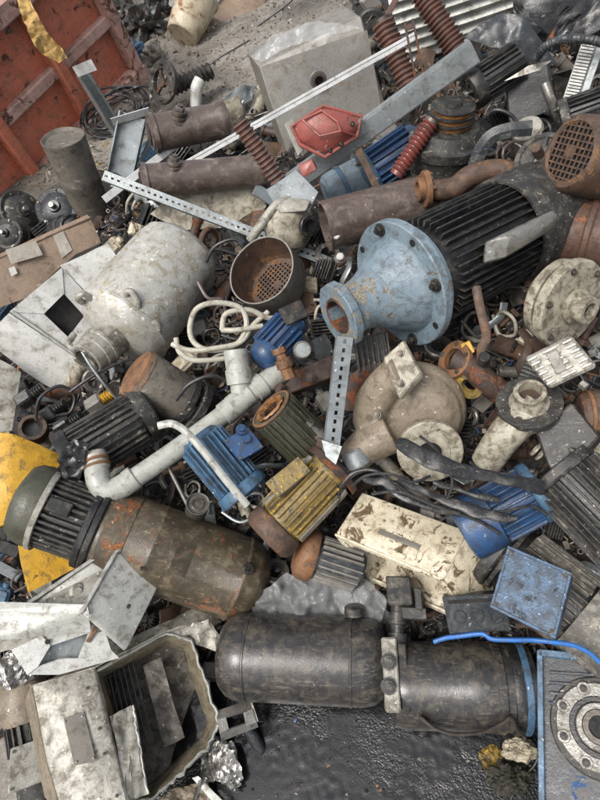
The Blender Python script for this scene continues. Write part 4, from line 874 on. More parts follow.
# valve with a lever
T = Thing('lever_valve', 'dirty yellow flanged valve with an upright rusty lever', 'valve', 474, 352, .16)
M = disc_normal(T, 455, 360, 2, -.6, .3, .7); b = NB(); ringd(b, -4, 3, 21, 12, 36); T.add('flange', b, 'rust_orange', M, dn=.8); T.bolts(circ(M, 5, 17, 3), 2, 2.4)
b = NB(); sweep(b, T.pp([(456, 360, 0), (472, 368, 6), (486, 382, 6), (500, 392, 0)]), 13, 18, 5); T.add('body', b, 'rust_dark', dn=1.2)
M = disc_normal(T, 470, 384, 6, -.4, -.4, .8); b = NB(); ringd(b, -3, 4, 16, 8, 32); T.add('flange', b, 'yellow_grimy', M); b = NB(); solid(b, 0, 20, 6, 16, disc_normal(T, 482, 366, 8, .1, .5, .8), 1); T.add('stem', b, 'dark_steel')
b = NB(); sweep(b, T.pp([(476, 288, 16), (480, 310, 20), (486, 336, 22), (481, 350, 20), (482, 368, 12)]), 5, 8, 5, flat=(4.6, 1.8)); T.add('lever', b, 'rust')
b = NB(); hull(b, T.pp([(460, 344, 6), (470, 340, 10), (476, 352, 10), (464, 358, 8), (466, 348, -6)]), 1); T.add('yellow_lug', b, 'yellow', dn=.6)

# right-hand pumps
T = Thing('disc_pump', 'pale round pump with two discs and a hub port', 'pump', 580, 305, .2)
M, L = T.ax((554, 299, -16), (612, 319, 22)); b = NB(); lathe(b, [(-10, 0), (-10, 36), (-3, 44), (5, 45), (7, 43), (7, 36), (12, 36), (12, 47), (14, 49), (22, 49), (24, 47), (25, 24), (25, 0)], 56); T.add('casing', b, 'pump_white', M, dn=.8)
b = NB(); lathe(b, [(24, 0), (24, 18), (26, 19), (31, 19), (32, 16), (44, 15), (45, 14), (45, 9), (34, 8.5), (34, 0)], 36); hb = T.add('hub', b, 'pump_white', M); b = NB(); solid(b, 34.1, 36, 8.6, 20); T.add('bore', b, 'dark_hole', M, parent=hb)
T.bolts(circ(M, 6, 41, 24.5, 10), 2.8, 3)
T = Thing('aluminium_gearbox', 'small silver finned aluminium housing leaning on the round pump', 'housing', 557, 362, .28)
u, v = T.p(570, 335, 4)-T.p(524, 358, 0), T.p(549, 389, 6)-T.p(524, 358, 0); b = NB(); hexa(b, T.p(524, 358, 0), u, v, (2, 0, -20), 3); T.add('body', b, 'foil' if False else 'cast_alu')
X = u.normalized(); Z = u.cross(v).normalized(); Z = Z if Z.z > 0 else -Z; Y = Z.cross(X); m = Matrix((X, Y, Z)).transposed().to_4x4(); ll = v.length
for k, (a0, a1) in enumerate(((.03, .22), (.34, .66), (.78, .97))):
    for i in range(6):
        m2 = m.copy(); m2.translation = T.p(524, 358, 0)+u*a0+v*(.12+.15*i); b = NB(); box(b, 0, u.length*(a1-a0), -1.2, 1.2, -1, 3, .4); T.add('fin', b, 'alu_clean', m2)
m2 = m.copy(); m2.translation = T.p(557, 362, 4); b = NB(); box(b, -6, 6, -12, 12, -2, 4, 1); T.add('plate', b, 'grey_paint', m2)
b = NB(); solid(b, 0, 8, 5, 6, disc_normal(T, 581, 383, -4, .7, -.6, .3), .6); solid(b, 0, 7, 4, 6, disc_normal(T, 590, 354, -4, .9, .2, .3), .6); T.add('bolt', b, 'steel')
T = Thing('flanged_pump', 'white grimy flanged pump pipe below the silver housing', 'pump', 524, 420, .2)
M = disc_normal(T, 529, 402, 16, .05, .55, .8); b = NB(); ringd(b, -8, 0, 33, 10, 44); fl = T.add('flange', b, 'motor_grimy', M, dn=.6); T.bolts(circ(M, 7, 26, 0), 3, 3, parent=fl)
b = NB(); lathe(b, [(0, 20), (4, 17), (12, 15.5), (17, 16), (18, 15), (18, 11.5), (4, 11), (4, 0)], 36); T.add('spigot', b, 'pump_white', M); b = NB(); solid(b, 4.1, 6, 11.2, 24); T.add('bore', b, 'rust_dark', M)
b = NB(); sweep(b, T.pp([(534, 408, 6), (522, 418, 10), (508, 432, 10), (497, 446, 6), (489, 458, 2), (484, 466, -2)]), lambda q: (20-4*q)*(1 if q < .9 else 1-(q-.9)*5), 24, 6); T.add('outlet', b, 'pump_white', dn=1.2)
b = NB(); lathe(b, [(-22, 0), (-22, 26), (-8, 28)], 40); T.add('casing', b, 'tan_cast', disc_normal(T, 529, 402, 16, .05, .55, .8))
M, L = T.ax((535, 448, 2), (552, 462, 0)); b = NB(); ringd(b, 0, 3, 9, 5, 24); ringd(b, 7, 10, 9, 5, 24); T.add('seal', b, 'pump_white', M)
T = tin('gearbox_block', 'flat dark painted motor block beside the white flanged pump', 'block', 566, 446, .2)
b = NB(); hull(b, T.pp([(534, 428, 10), (572, 402, 4), (600, 436, 10), (560, 480, 18), (548, 466, 14), (536, 432, -24), (572, 404, -24), (604, 440, -24), (560, 482, -24)]), 2.5); T.solo(b, 'motor_grimy', dn=1)
T = Thing('finned_motor', 'big dark finned motor at the right edge below the dark block', 'motor', 588, 505, .2, 'electric motors')
motor(T, (556, 468, 2), (650, 562, 0), 42, 'motor_black', 'motor_grimy', nf=34, x0=.1, x1=.9, fh=7, ft=2.1, front='motor_grimy', fr_=42)
T = Thing('rusty_drum', 'small brown rusty drum end at the right edge', 'drum', 596, 412, .2)
M, L = T.ax((580, 414, 8), (640, 410, -10)); b = NB(); lathe(b, [(0, 0), (0, 18), (3, 22), (8, 24), (L, 24), (L, 0)], 32); T.add('body', b, 'rust', M, dn=1); b = NB(); ringd(b, 6, 10, 25.4, 23, 32); T.add('hoop', b, 'rust_orange', M)

for lb, pts, r_ in (('thin black cable draped across the wide grey hose', [(420, 436, 0), (438, 452, 12), (452, 478, 12), (448, 498, 6)], 1.5), ('black cable running beside the flattened black hose', [(372, 494, 0), (400, 492, 12), (436, 506, 14), (476, 520, 14), (500, 534, 6)], 1.8),
        ('black cable curling from the torn rubber strip', [(352, 486, 0), (366, 476, 8), (390, 474, 10), (412, 482, 8), (430, 476, 4)], 1.6), ('thin black cable between the white pump outlet and the blue motor', [(470, 462, 0), (486, 472, 10), (510, 474, 10), (530, 480, 4)], 1.4),
        ('long thin black cable trailing over the bright blue motor', [(440, 520, 0), (470, 508, 14), (500, 512, 16), (530, 506, 10), (548, 516, 2)], 1.5)):
    T = tin('cable', lb, 'cable', pts[2][0], pts[2][1], .25, 'loose cables'); b = NB(); sweep(b, T.pp(pts), r_, 8, 7); T.solo(b, 'cable_black')
# blue motor right, behind the cream box
T = Thing('blue_motor', 'bright blue finned motor half hidden under black hoses', 'motor', 500, 516, .16, 'electric motors')
motor(T, (540, 490, 0), (462, 532, 2), 33, 'blue_bright', 'blue_bright', nf=24, x0=.12, x1=.6, fh=6, ft=2.4, cowl='blue_bright', front='blue_mid')
# hoses
for lb, pts, fl_, mt in (('wide flattened grey rubber hose lying over the tan pump flange', [(398, 440, 10), (412, 450, 26), (440, 464, 28), (478, 474, 20), (516, 482, 14), (546, 488, 2)], (7.5, 1.6), 'rubber'),
        ('flattened black hose lying over the bright blue motor', [(398, 478, 0), (420, 490, 12), (452, 502, 22), (486, 514, 26), (516, 518, 24)], (5, 1.2), 'rubber'), ('thin black hose looping from the yellow motor to the cream box', [(336, 506, -6), (340, 488, 8), (354, 474, 12), (372, 470, 14), (396, 484, 16), (424, 504, 16)], (2.6, 2.4), 'rubber'),
        ('torn black rubber strip between the tan pump and the cream box', [(362, 480, 0), (384, 482, 8), (404, 498, 14), (440, 510, 14), (470, 514, 10)], (4, 1), 'rubber'), ('crumpled black rubber hose end beside the cream box', [(432, 482, 2), (456, 490, 10), (476, 496, 14), (500, 500, 10)], (3, 1.4), 'rubber')):
    T = tin('rubber_hose', lb, 'hose', pts[2][0], pts[2][1], .3 if 'wide' in lb else .28, 'black rubber hoses')
    b = NB(); sweep(b, T.pp([(x, y, z-14) for x, y, z in pts]), lambda t: (1+.22*math.sin(t*8+len(lb)))*min(1, .75+t*4, .7+(1-t)*4), 14, 12, flat=fl_); T.solo(b, mt, dn=2, fr=.06, sharp=45)
# ------------------------------------------------------------------ lower part of the heap
# yellow machine casing
T = Thing('yellow_casing', 'yellow painted machine casing at the left edge', 'casing', 34, 490, .16)
b = NB(); hull(b, T.pp([(-20, 430, 4), (14, 434, 8), (40, 446, 8), (68, 458, 4), (62, 474, 8), (34, 480, 14), (12, 498, 16), (6, 524, 12), (-20, 534, 8), (-20, 440, -40), (60, 470, -40), (0, 530, -40)]), 2.5); T.add('hood', b, 'yellow', dn=1)
b = NB(); sheet(b, T.pp([(16, 530, 2), (44, 536, 4), (74, 552, 4), (74, 568, 6), (52, 580, 6), (28, 592, 6), (20, 560, 4)]), 3, 3, 1.5); lp = T.add('lower_plate', b, 'yellow')
b = NB(); sheet(b, T.pp([(30, 541, 10), (52, 544, 9), (53, 547, 9.5), (30, 545, 10.5)]), 1); T.add('slot', b, 'dark_hole', parent=lp)  # dark strip paints the shade of a slot on the plate
# big brown motor with tank
T = Thing('tank_motor', 'long brown scratched tank motor with a grey finned end', 'motor', 150, 545, .16, 'electric motors')
A, B = (28, 502, 2), (266, 588, 2); M, L = T.ax(A, B)
b = NB(); lathe(b, [(-10, 0), (-10, 26), (-7, 35), (0, 40), (10, 42), (22, 41.5), (22, 38)], 44); T.add('fan_cowl', b, 'olive', M, dn=1.2)
b = NB(); ringd(b, 17, 23, 43.2, 39, 44); T.add('cowl_rim', b, 'cast_alu', M, dn=.8)
b = NB(); solid(b, 18, 70, 33, 40); T.add('motor_body', b, 'motor_grimy', M)
b = NB(); box(b, 20, 66, -1.5, 1.5, 32, 39.5, .4); T.pieces('fin', b, 'motor_grimy', [M @ rx(k*10) for k in range(36)])
b = NB(); ringd(b, 64, 72, 45, 20, 48, bev=1.4); ringd(b, 72, 79, 47, 20, 48, bev=1.4); T.add('flange', b, 'motor_black', M)
b = NB(); lathe(b, [(78, 0), (78, 43), (82, 44.5), (88, 45), (L*.5, 45), (L*.505, 45.8), (L*.512, 45.8), (L*.517, 45), (L-36, 45), (L-35, 45.7), (L-33, 45.7), (L-32, 45), (L-22, 43), (L-10, 35), (L-3, 20), (L, 0)], 64); tk = T.add('tank', b, 'tank_dark', M, dn=.35)
b = NB(); lathe(b, [(0, 45.6), (17, 45.7)], 12, M @ tr(158) @ rx(70), arc=42); bmesh.ops.solidify(b, geom=list(b.faces), thickness=1); T.add('rating_plate', b, 'tank_dark', parent=tk)
b = NB(); ringd(b, 46, 49.5, 6, 3, 20, M @ tr(L-34) @ rx(-14) @ ry(-90) ); T.add('fill_port', b, 'motor_black', parent=tk)
b = NB(); lathe(b, [(84, 45), (85, 45.9), (108, 45.9), (109, 45)], 64, M); T.add('rusty_band', b, 'tank_rusty', parent=tk, dn=.35)
b = NB(); box(b, 24, 48, -7, 7, 36, 42, 1.4, M @ rx(-8)); T.add('junction_plate', b, 'dark_steel', dn=1.5)

# black motor unit at the bottom
T = Thing('motor_unit', 'black oily twin-cylinder motor unit lying on the wet ground', 'motor', 378, 668, .115)
M, L = T.ax((219, 655, 0), (386, 662, 0)); b = NB(); lathe(b, [(0, 0), (1, 20), (5, 33), (12, 40), (20, 43.5), (30, 45), (34, 45), (34.6, 45.9), (36.6, 45.9), (37.2, 45), (L*.6, 45.2), (L-38, 45), (L-37.4, 45.9), (L-35.4, 45.9), (L-34.8, 45), (L-24, 44.6), (L-12, 42), (L-4, 36), (L, 26), (L, 0)], 56); ca = T.add('tank', b, 'oily_black', M, dn=1)
b = NB(); lathe(b, [(0, 0), (0, 7), (7, 7), (7, 10), (8, 11), (16, 10.5), (17, 9), (17, 0)], 20, T.ax((355, 622, 8), (354, 602, 18))[0]); T.add('filler_cap', b, 'oily_black', parent=ca)
b = NB(); solid(b, 0, 7, 4, 10, T.ax((246, 692, 6), (247, 700, 6))[0], 1); T.add('drain_plug', b, 'oily_black', parent=ca)
M, L = T.ax((392, 684, 0), (526, 687, 0)); b = NB(); lathe(b, [(0, 0), (0, 28), (2, 39), (8, 41), (16, 42), (L*.55, 42), (L*.56, 42.5), (L*.72, 42.5), (L*.86, 42), (L*.86, 0)], 56); bo = T.add('motor_body', b, 'oily_black', M, dn=.8)
b = NB(); lathe(b, [(L*.74, 42.4), (L*.75, 43.7), (L*.8, 43.7), (L*.81, 42.5)], 56); T.add('band', b, 'oily_black', M, parent=bo)
b = NB(); lathe(b, [(L*.86, 0), (L*.86, 43.5), (L*.88, 44.5), (L*.93, 43.5), (L*.93, 0)], 56); T.add('end_shield', b, 'motor_black', M)
b = NB(); ringd(b, L*.93, L*.985, 44, 20, 56, bev=1); T.add('blue_flange', b, 'blue_mid', M); b = NB(); ringd(b, L*.975, L*1.03, 40, 18, 40); T.add('flange_spacer', b, 'motor_black', M)
b = NB(); hexa(b, T.p(381, 639, 44), (15, 0, 0), (0, -68, 0), (0, 0, -60), 1.6); cb = T.add('clamp_block', b, 'cast_alu', dn=.8)
T.bolts([disc_normal(T, 388, 662, 43.5), disc_normal(T, 388, 685, 43.5)], 6, 9, 'oily_black', parent=cb)
b = NB(); hexa(b, T.p(396, 644, 40), (9, -1, -2), (0, -62, 0), (0, 0, -50), 1.2); T.add('spacer_block', b, 'oily_black')
b = NB(); hexa(b, T.p(385, 580, 34), (27, -1, 0), (0, -30, 2), (3, 2, -24), 1.5); vb = T.add('valve_block', b, 'oily_black', dn=.8); T.bolts([disc_normal(T, 396, 590, 33.5), disc_normal(T, 393, 601, 34.5)], 2.6, 2.4, parent=vb)
b = NB(); hexa(b, T.p(412, 590, 30), (8, -2, 0), (0, -24, 0), (2, 0, -18), 1); hexa(b, T.p(400, 609, 30), (26, -2, 0), (0, -12, 0), (2, 0, -24), 1); T.add('valve_side', b, 'motor_grimy', parent=vb)
b = NB(); M2, l = T.ax((397, 606, 22), (397, 646, 22)); lathe(b, [(0, 0), (0, 7), (l*.2, 7), (l*.22, 9.5), (l*.5, 9.5), (l*.52, 7), (l*.7, 7), (l*.72, 10), (l, 10), (l, 0)], 12, M2); T.add('valve_stem', b, 'oily_black')
cbx = tbox(T, T.p(438, 604, 62), (56, 3, -2), (3, -33, 3), (3, 8, -34), 'rubber_grey', nm='capacitor_box', screws=False)
for i in range(3):
    b = NB(); ringd(b, 0, 1.1, 6.2, 5.2, 24, disc_normal(T, 452+i*16, 622-i*.7, 67.2)); T.add('knockout_ring', b, 'rubber_grey', parent=cbx)
b = NB(); hexa(b, T.p(441, 607, 66.2), (50, 2.4, -2), (0, -3, 0), (0, 0, -1), .2); T.add('lid_slot', b, 'dark_hole', parent=cbx)  # slot drawn as a dark strip, its shade painted on
b = NB(); sweep(b, T.pp([(418, 714, 34), (432, 725, 32), (452, 731, 30), (478, 729, 32), (496, 720, 36), (503, 715, 40), (509, 725, 36), (517, 731, 30)]), 3, 8, 5, flat=(1.7, 5)); T.add('foot_bracket', b, 'steel_bolt')
T.bolts([disc_normal(T, 514, 711, 32)], 3, 2.6)
T = tin('blue_wire', 'bright blue wire lying over the black motor unit', 'wire', 500, 640, .25)
b = NB(); sweep(b, T.pp([(434, 642, 4), (446, 638, 5), (462, 636, 8), (482, 634, 9), (492, 639, 9), (512, 640, 8), (532, 640, 6), (552, 642, 6), (572, 645, 4), (588, 652, 2), (602, 664, 0), (616, 672, -2)]), 2.5, 10, 6); T.solo(b, 'cable_blue')

# gearbox at the lower right corner
T = Thing('worm_gearbox', 'black and blue worm gearbox with a round bearing flange', 'gearbox', 590, 728, .13)
b = NB(); hexa(b, T.p(540, 653, 14), T.p(640, 663, 14)-T.p(540, 653, 14), T.p(543, 815, 14)-T.p(540, 653, 14), (0, 0, -50), 2.5); T.add('housing', b, 'blue_black', dn=.8)
for a in ([(540, 651, 24), (640, 661, 24), (640, 668, 24), (540, 658, 24)], [(538, 652, 24), (544, 652, 24), (546, 815, 24), (540, 815, 24)]):
    b = NB(); q = T.pp(a); hexa(b, q[0], q[1]-q[0], q[3]-q[0], (0, 0, -22), .8); T.add('frame_edge', b, 'blue_mid')
for i in range(4):
    b = NB(); q = T.p(550, 672+i*10, 18); hexa(b, q, (44-i*7, -4, 0), (0, -3, 0), (0, 0, -6), .5); T.add('cooling_rib', b, 'blue_black')
M = disc_normal(T, 600, 728, 16, 0, .05, 1); b = NB(); lathe(b, [(-4, 0), (-4, 48), (2, 48), (3.4, 46.5), (3.4, 0)], 64); T.add('flange', b, 'motor_grimy', M)
b = NB(); ringd(b, 3.2, 9, 42, 29, 48, M, bev=1.2)
for k in range(8): solid(b, 3, 9.5, 7, 20, M @ rx(k*45+12) @ tr(0, 0, 37), 1)
T.add('bearing_ring', b, 'steel')
T.bolts(circ(M, 8, 37, 9.2, 12), 3, 2, 'dark_steel'); b = NB(); ringd(b, 3.2, 8, 29, 24, 48, M); T.add('seal', b, 'rubber')
b = NB(); ringd(b, 3.2, 11, 23, 17, 48, M, bev=1); T.add('inner_race', b, 'steel'); b = NB(); ringd(b, 3.2, 9, 17, 11, 40, M, bev=.8); T.add('hub', b, 'steel_bolt'); b = NB(); solid(b, 3.4, 5, 11.2, 24, M); T.add('bore', b, 'dark_hole')

# cream enclosure (open box)
T = Thing('cream_enclosure', 'cream plastic enclosure with brown stains lying on its side, open', 'enclosure', 408, 548, .16)
O_ = T.p(337, 533, 14); u = Vector((108, -44, 26)); v = Vector((28, 45, -18)); w_ = Vector((34, -50, -54)); th = .045
b = NB(); hexa(b, O_, u, v, w_*th, 1.2); T.add('top_wall', b, 'cream', dn=.8)
b = NB(); hexa(b, O_+w_*(1-th), u, v, w_*th, 1.2); T.add('bottom_wall', b, 'cream', dn=.8)
b = NB(); hexa(b, O_+u*(1-th)+w_*th*1.02+v*.01, u*th, v*.98, w_*(1-2.04*th), .8); T.add('end_wall', b, 'cream', dn=.6); b = NB(); hexa(b, O_+w_*th*1.02+v*.01, u*th, v*.98, w_*(1-2.04*th), .8); T.add('end_wall', b, 'cream', dn=.6)
b = NB(); hexa(b, O_+v*(1-th)+u*th*1.02+w_*th*1.02, u*(1-2.04*th), v*th, w_*(1-2.04*th), 0); T.add('back_wall', b, 'cream')
b = NB()
for o_, a_, c_ in ((O_-v*.05, u, w_*.09), (O_-v*.05+w_*.91, u, w_*.09), (O_-v*.05+w_*.09, u*.05, w_*.82), (O_-v*.05+w_*.09+u*.95, u*.05, w_*.82)): hexa(b, o_, a_, v*.045, c_, .5)
T.add('rim', b, 'cream')
b = NB(); hexa(b, O_+u*.34+v*.3-w_*.02, u*.38, v*.1, w_*.018, .3); T.add('label_strip', b, 'label_dark'); b = NB(); hexa(b, O_+u*.5+v*.02-w_*.04, u*.16, v*.08, w_*.038, .4); T.add('latch', b, 'cream')
b = NB(); hexa(b, O_+u*.1+v*.7+w_*.2, u*.3, v*.2, w_*.5, 1); T.add('inner_tray', b, 'alu_clean')

# blue junction box and dirty motor on the right
T = Thing('finned_motor', 'dirty mud-caked finned motor under the pale blue junction box', 'motor', 556, 586, .12, 'electric motors')
motor(T, (500, 548, 0), (626, 650, 0), 43, 'motor_black', 'mud_fins', nf=40, x0=.16, x1=.66, fh=6, ft=1.7, cowl='mud_fins')
M, L = T.ax((500, 548, 0), (626, 650, 0)); b = NB(); ringd(b, -4, 10, 47, 30, 44, M, bev=2); ringd(b, 12, 17, 43, 30, 44, M); T.add('flange', b, 'motor_grimy', dn=1.5)
b = NB(); M2 = disc_normal(T, 528, 528, 36, .1, .5, .8); hull(b, [M2 @ Vector(q) for q in [(0, -16, 4), (0, -16, -4), (0, 16, 5), (0, 16, -5), (5, -14, 0), (5, 14, 0)]], 1); T.add('lug', b, 'tan_cast', dn=1)
T = Thing('junction_box', 'flat pale blue patchy junction box lid on the dirty motor', 'junction box', 532, 592, .27)
O_ = T.p(492, 607, 6); u = T.p(554, 637, 12)-O_; v = T.p(509, 548, -4)-O_; b = NB(); hexa(b, O_, u, v, (4, -4, -30), 2.5); T.add('box', b, 'blue_patina')
n = u.cross(v).normalized(); n = n if n.z > 0 else -n; b = NB(); hexa(b, O_-u*.02-v*.02+n*.5, u*1.04, v*1.04, n*4, 1.8); T.add('lid', b, 'blue_patina', dn=.8)
for o2, a2, c2 in ((O_-v*.02-u*.02, u*1.04, v*.05), (O_+v*.97-u*.02, u*1.04, v*.05), (O_+v*.03-u*.02, u*.05, v*.94), (O_+v*.03+u*.97, u*.05, v*.94)):
    b = NB(); hexa(b, o2+n*4.3, a2, c2, n*1.6, .6); T.add('lid_border', b, 'blue_patina')
X, Y = n, u.normalized(); m = Matrix((X, Y, X.cross(Y))).transposed().to_4x4(); ms = []
for i in (.06, .94):
    for j in (.06, .94): q = m.copy(); q.translation = O_+u*i+v*j+n*5.8; ms.append(q)
T.bolts(ms, 1.9, 1.6, name='screw')

# plastic film between the motors
T = tin('plastic_film', 'crumpled clear plastic sheet behind the black motor unit', 'film', 318, 600, .05)
b = NB(); sheet(b, T.pp([(252, 612, 0), (262, 590, 6), (288, 574, 10), (318, 580, 14), (352, 584, 12), (384, 596, 10), (392, 622, 2), (350, 628, 6), (300, 626, 8)]), .4, 16, 11, .06, 8); T.solo(b, 'plastic_film', sharp=60)
T = tin('plastic_film', 'second fold of clear plastic under the cream enclosure', 'film', 365, 590, .07)
b = NB(); sheet(b, T.pp([(334, 596, 4), (346, 574, 8), (366, 580, 8), (388, 600, 8), (380, 622, 4), (346, 620, 6)]), .4, 14, 9, .07, 6, 4); T.solo(b, 'plastic_film', sharp=60)

# aluminium hood with recessed face, left
T = Thing('aluminium_hood', 'pale angular aluminium motor hood with a recessed face', 'hood', 85, 600, .27)
C_ = T.p(127, 537, 26); a_ = T.p(85, 610, 52)-C_; b_ = T.p(28, 603, 0)-C_; d_ = T.p(165, 572, 10)-C_
b = NB(); hexa(b, C_, a_, d_, b_*.04, 1.4); T.add('side_wall', b, 'alu_clean', dn=.6)
b = NB(); hexa(b, C_+b_*.041, b_*.94, d_*.8, a_*.05, 1.2); T.add('top_wall', b, 'alu_clean', dn=.6)
b = NB(); sheet(b, T.pp([(34, 606, 0), (120, 556, 12), (86, 607, 32), (20, 608, 8)]), 1.6, 5, 1.5, .05); T.add('floor', b, 'cast_alu')
n_ = a_.cross(b_).normalized(); n_ = n_ if n_.dot(d_) < 0 else -n_
for o2, e1, e2 in ((C_-b_*.01-a_*.01, a_*1.03, b_*.065), (C_+b_*.056, a_*.085, b_*.93)):
    b = NB(); hexa(b, o2+n_*.4, e1, e2, n_*2.4, .7); T.add('rim', b, 'alu_clean', dn=.4)
b = NB(); sheet(b, T.pp([(87, 604, 52), (89, 613, 53), (-16, 610, 22), (-16, 601, 20)]), 4); T.add('rim', b, 'alu_clean', dn=.4)
b = NB(); lathe(b, [(0, 9), (3, 8), (4, 5), (7, 4.4), (7, 0)], 20, disc_normal(T, 78, 592, 14)); T.add('inner_boss', b, 'cast_alu')
T.bolts([disc_normal(T, 139, 570, 34, .6, -.2, .7), disc_normal(T, 126, 606, 42, .6, -.2, .7)], 1.8, 1.4)
b = NB(); sheet(b, T.pp([(-16, 609, 20), (88, 612, 50), (90, 630, 40), (-16, 641, 14)]), 2, 7, 2.4, .05); T.add('lower_band', b, 'alu_clean')
b = NB(); sheet(b, T.pp([(-14, 612, 14), (30, 616, 18), (40, 640, 16), (-14, 656, 10)]), 1.6, 2, .8); T.add('striped_band', b, 'cast_alu')
b = NB(); o4 = [(10, 652), (40, 634), (96, 620), (128, 640)]; lo = [(24, 688), (70, 690), (110, 668), (128, 652)]
for q in ([(14, 648, 22), (44, 634, 24), (52, 644, 25), (40, 664, 26), (30, 672, 24)], [(44, 634, 24), (100, 622, 26), (104, 630, 26), (88, 632, 26), (52, 644, 25)], [(40, 664, 26), (62, 656, 27), (78, 656, 27), (110, 648, 26), (118, 656, 24), (60, 672, 24), (30, 672, 24)], [(88, 632, 26), (104, 630, 26), (110, 648, 26), (78, 656, 27)]): sheet(b, T.pp(q), 2)
T.add('slotted_plate', b, 'old_white')
b = NB(); sheet(b, T.pp([(46, 640, 14), (96, 626, 16), (92, 656, 18), (40, 668, 14)]), 1, 3, 2); T.add('inside_plate', b, 'blue_patina' if False else 'galvanised')
b = NB(); solid(b, 0, .8, 2.4, 14, disc_normal(T, 49, 640, 27)); T.add('screw_hole', b, 'dark_hole')  # dark dot paints the shade of a screw hole
b = NB(); M, L = T.ax((88, 640, 28), (98, 622, 32)); box(b, 0, L, -2, 2, 0, 2, .4, M); T.add('copper_strip', b, 'rust_orange')
T = tin('foil_scrap', 'crumpled bright scrap at the left edge below the hood', 'foil', 16, 668, .14)
b = NB(); sheet(b, T.pp([(0, 660, 0), (16, 642, 4), (30, 660, 6), (38, 676, 4), (12, 690, 2), (-8, 684, 0)]), .8, 8, 7, .14); T.solo(b, 'foil', sharp=20)
for i in range(3):
    T = tin('flat_strip', ['grey channel strip lying at the left edge under the hood', 'second grey strip at the left edge above the small brown motor', 'dark strip crossing the left edge beside the small brown motor'][i], 'strip', 15, 690+i*14, .1)
    b = NB(); M, L = T.ax((-16, 714+i*16, 0), (62, 662+i*14, 6), 10); uchan(b, L, 8, 3); T.solo(b, ['galvanised', 'cast_alu', 'dark_steel'][i], M)

# broken cast housing
T = Thing('broken_housing', 'broken pale cast aluminium motor housing open to its dark inside', 'housing', 140, 715, .14)
fl = [(33, 686, 14), (96, 668, 20), (102, 704, 26), (118, 760, 28), (132, 812, 28), (66, 820, 16), (48, 760, 14)]
b = NB(); hull(b, T.pp(fl)+T.pp([(x, y, z-22) for x, y, z in fl]), 2.6); ff = T.add('flat_face', b, 'cast_alu')
b = NB(); sheet(b, T.pp([(66, 718, 21.5), (86, 712, 23.5), (98, 759, 27.5), (77, 764, 25)]), 1.2); T.add('rating_plate', b, 'label_dark', parent=ff)
b = NB(); lathe(b, [(0, 1.2), (.6, 1), (1, 0)], 10); T.pieces('rivet', b, 'steel', [disc_normal(T, *q) for q in ((68, 721, 23.2), (84.5, 716, 25), (95.5, 756, 29), (79, 760, 26.8))], ff)
T.bolts([disc_normal(T, *q) for q in ((89, 689, 24), (101, 728, 28), (106, 752, 29), (118, 792, 30.5))], 1.3, 1, parent=ff, name='screw')
b = NB(); sheet(b, T.pp([(33, 686, 14), (96, 668, 20), (165, 632, 14), (120, 650, -10), (44, 680, -14)]), 1.6, 3, 1); T.add('top_face', b, 'cast_alu')
b = NB(); sheet(b, T.pp([(33, 686, 14), (48, 760, 14), (66, 820, 16), (40, 800, -30), (20, 700, -30)]), 1.6); T.add('side_face', b, 'tan_cast')
for i in range(6):
    b = NB(); q0 = T.p(106+i*5, 668+i*-2, -38+i*.5); q1 = T.p(126+i*5.4, 756-i*2, -34+i*.5); hexa(b, q0, q1-q0, (2, 0, 0), (0, 0, 12), .4); T.add('inner_rib', b, 'motor_black')
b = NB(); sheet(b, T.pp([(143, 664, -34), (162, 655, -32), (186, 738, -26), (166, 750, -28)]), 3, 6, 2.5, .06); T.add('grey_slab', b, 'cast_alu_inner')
OP = [(98, 673, 20), (166, 635, 18), (190, 642, 16), (203, 680, 14), (216, 722, 14), (207, 745, 16), (178, 772, 20), (150, 797, 24), (130, 798, 27), (113, 736, 25)]
Q = []
for k in range(len(OP)):
    A_, B_ = OP[k], OP[(k+1) % len(OP)]
    for q in range(9): f = q/9; Q.append((A_[0]+(B_[0]-A_[0])*f, A_[1]+(B_[1]-A_[1])*f, A_[2]+(B_[2]-A_[2])*f, 1 if 1 <= k <= 7 else .15))
cx_, cy_ = 155, 712; rings = [[], [], [], [], []]
for x, y, z, tn in Q:
    nz = noise.noise(Vector((x*.13, y*.13, 2))); n3 = noise.noise(Vector((x*.3, y*.3, 7))); dx, dy = x-cx_, y-cy_; l_ = math.hypot(dx, dy); dx, dy = dx/l_, dy/l_; zz = z+tn*(4*nz+3*n3); th_ = 3+tn*1.6*n3; j1 = tn*3*nz
    for rg, off, z2 in ((0, th_+j1+2, -44), (1, th_+j1, zz-3), (2, j1+.4*th_, zz), (3, j1-.6, zz-2.5), (4, -7, -50)): rg_ = rings[rg]; rg_.append(T.p(x+dx*off, y+dy*off, z2))
def band(r0, r1):
    b = NB(); A_ = [b.verts.new(v) for v in rings[r0]]; B_ = [b.verts.new(v) for v in rings[r1]]; n = len(A_)
    for k in range(n): b.faces.new((A_[k], A_[(k+1) % n], B_[(k+1) % n], B_[k]))
    return b
T.add('outer_wall', band(0, 1), 'cast_alu', sharp=50); b = band(1, 2); t = band(2, 3); join(b, t); bmesh.ops.remove_doubles(b, verts=b.verts, dist=.01); T.add('torn_rim', b, 'alu_clean', sharp=40)
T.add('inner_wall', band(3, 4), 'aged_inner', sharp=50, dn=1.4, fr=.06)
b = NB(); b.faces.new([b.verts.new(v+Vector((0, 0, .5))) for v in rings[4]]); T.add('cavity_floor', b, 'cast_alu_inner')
b = NB(); sheet(b, T.pp([(164, 634, 16), (206, 622, 22), (222, 640, 12), (216, 652, 8), (186, 642, 8)]), 1.6, 5, 6, .1); T.add('bent_lip', b, 'cast_alu')
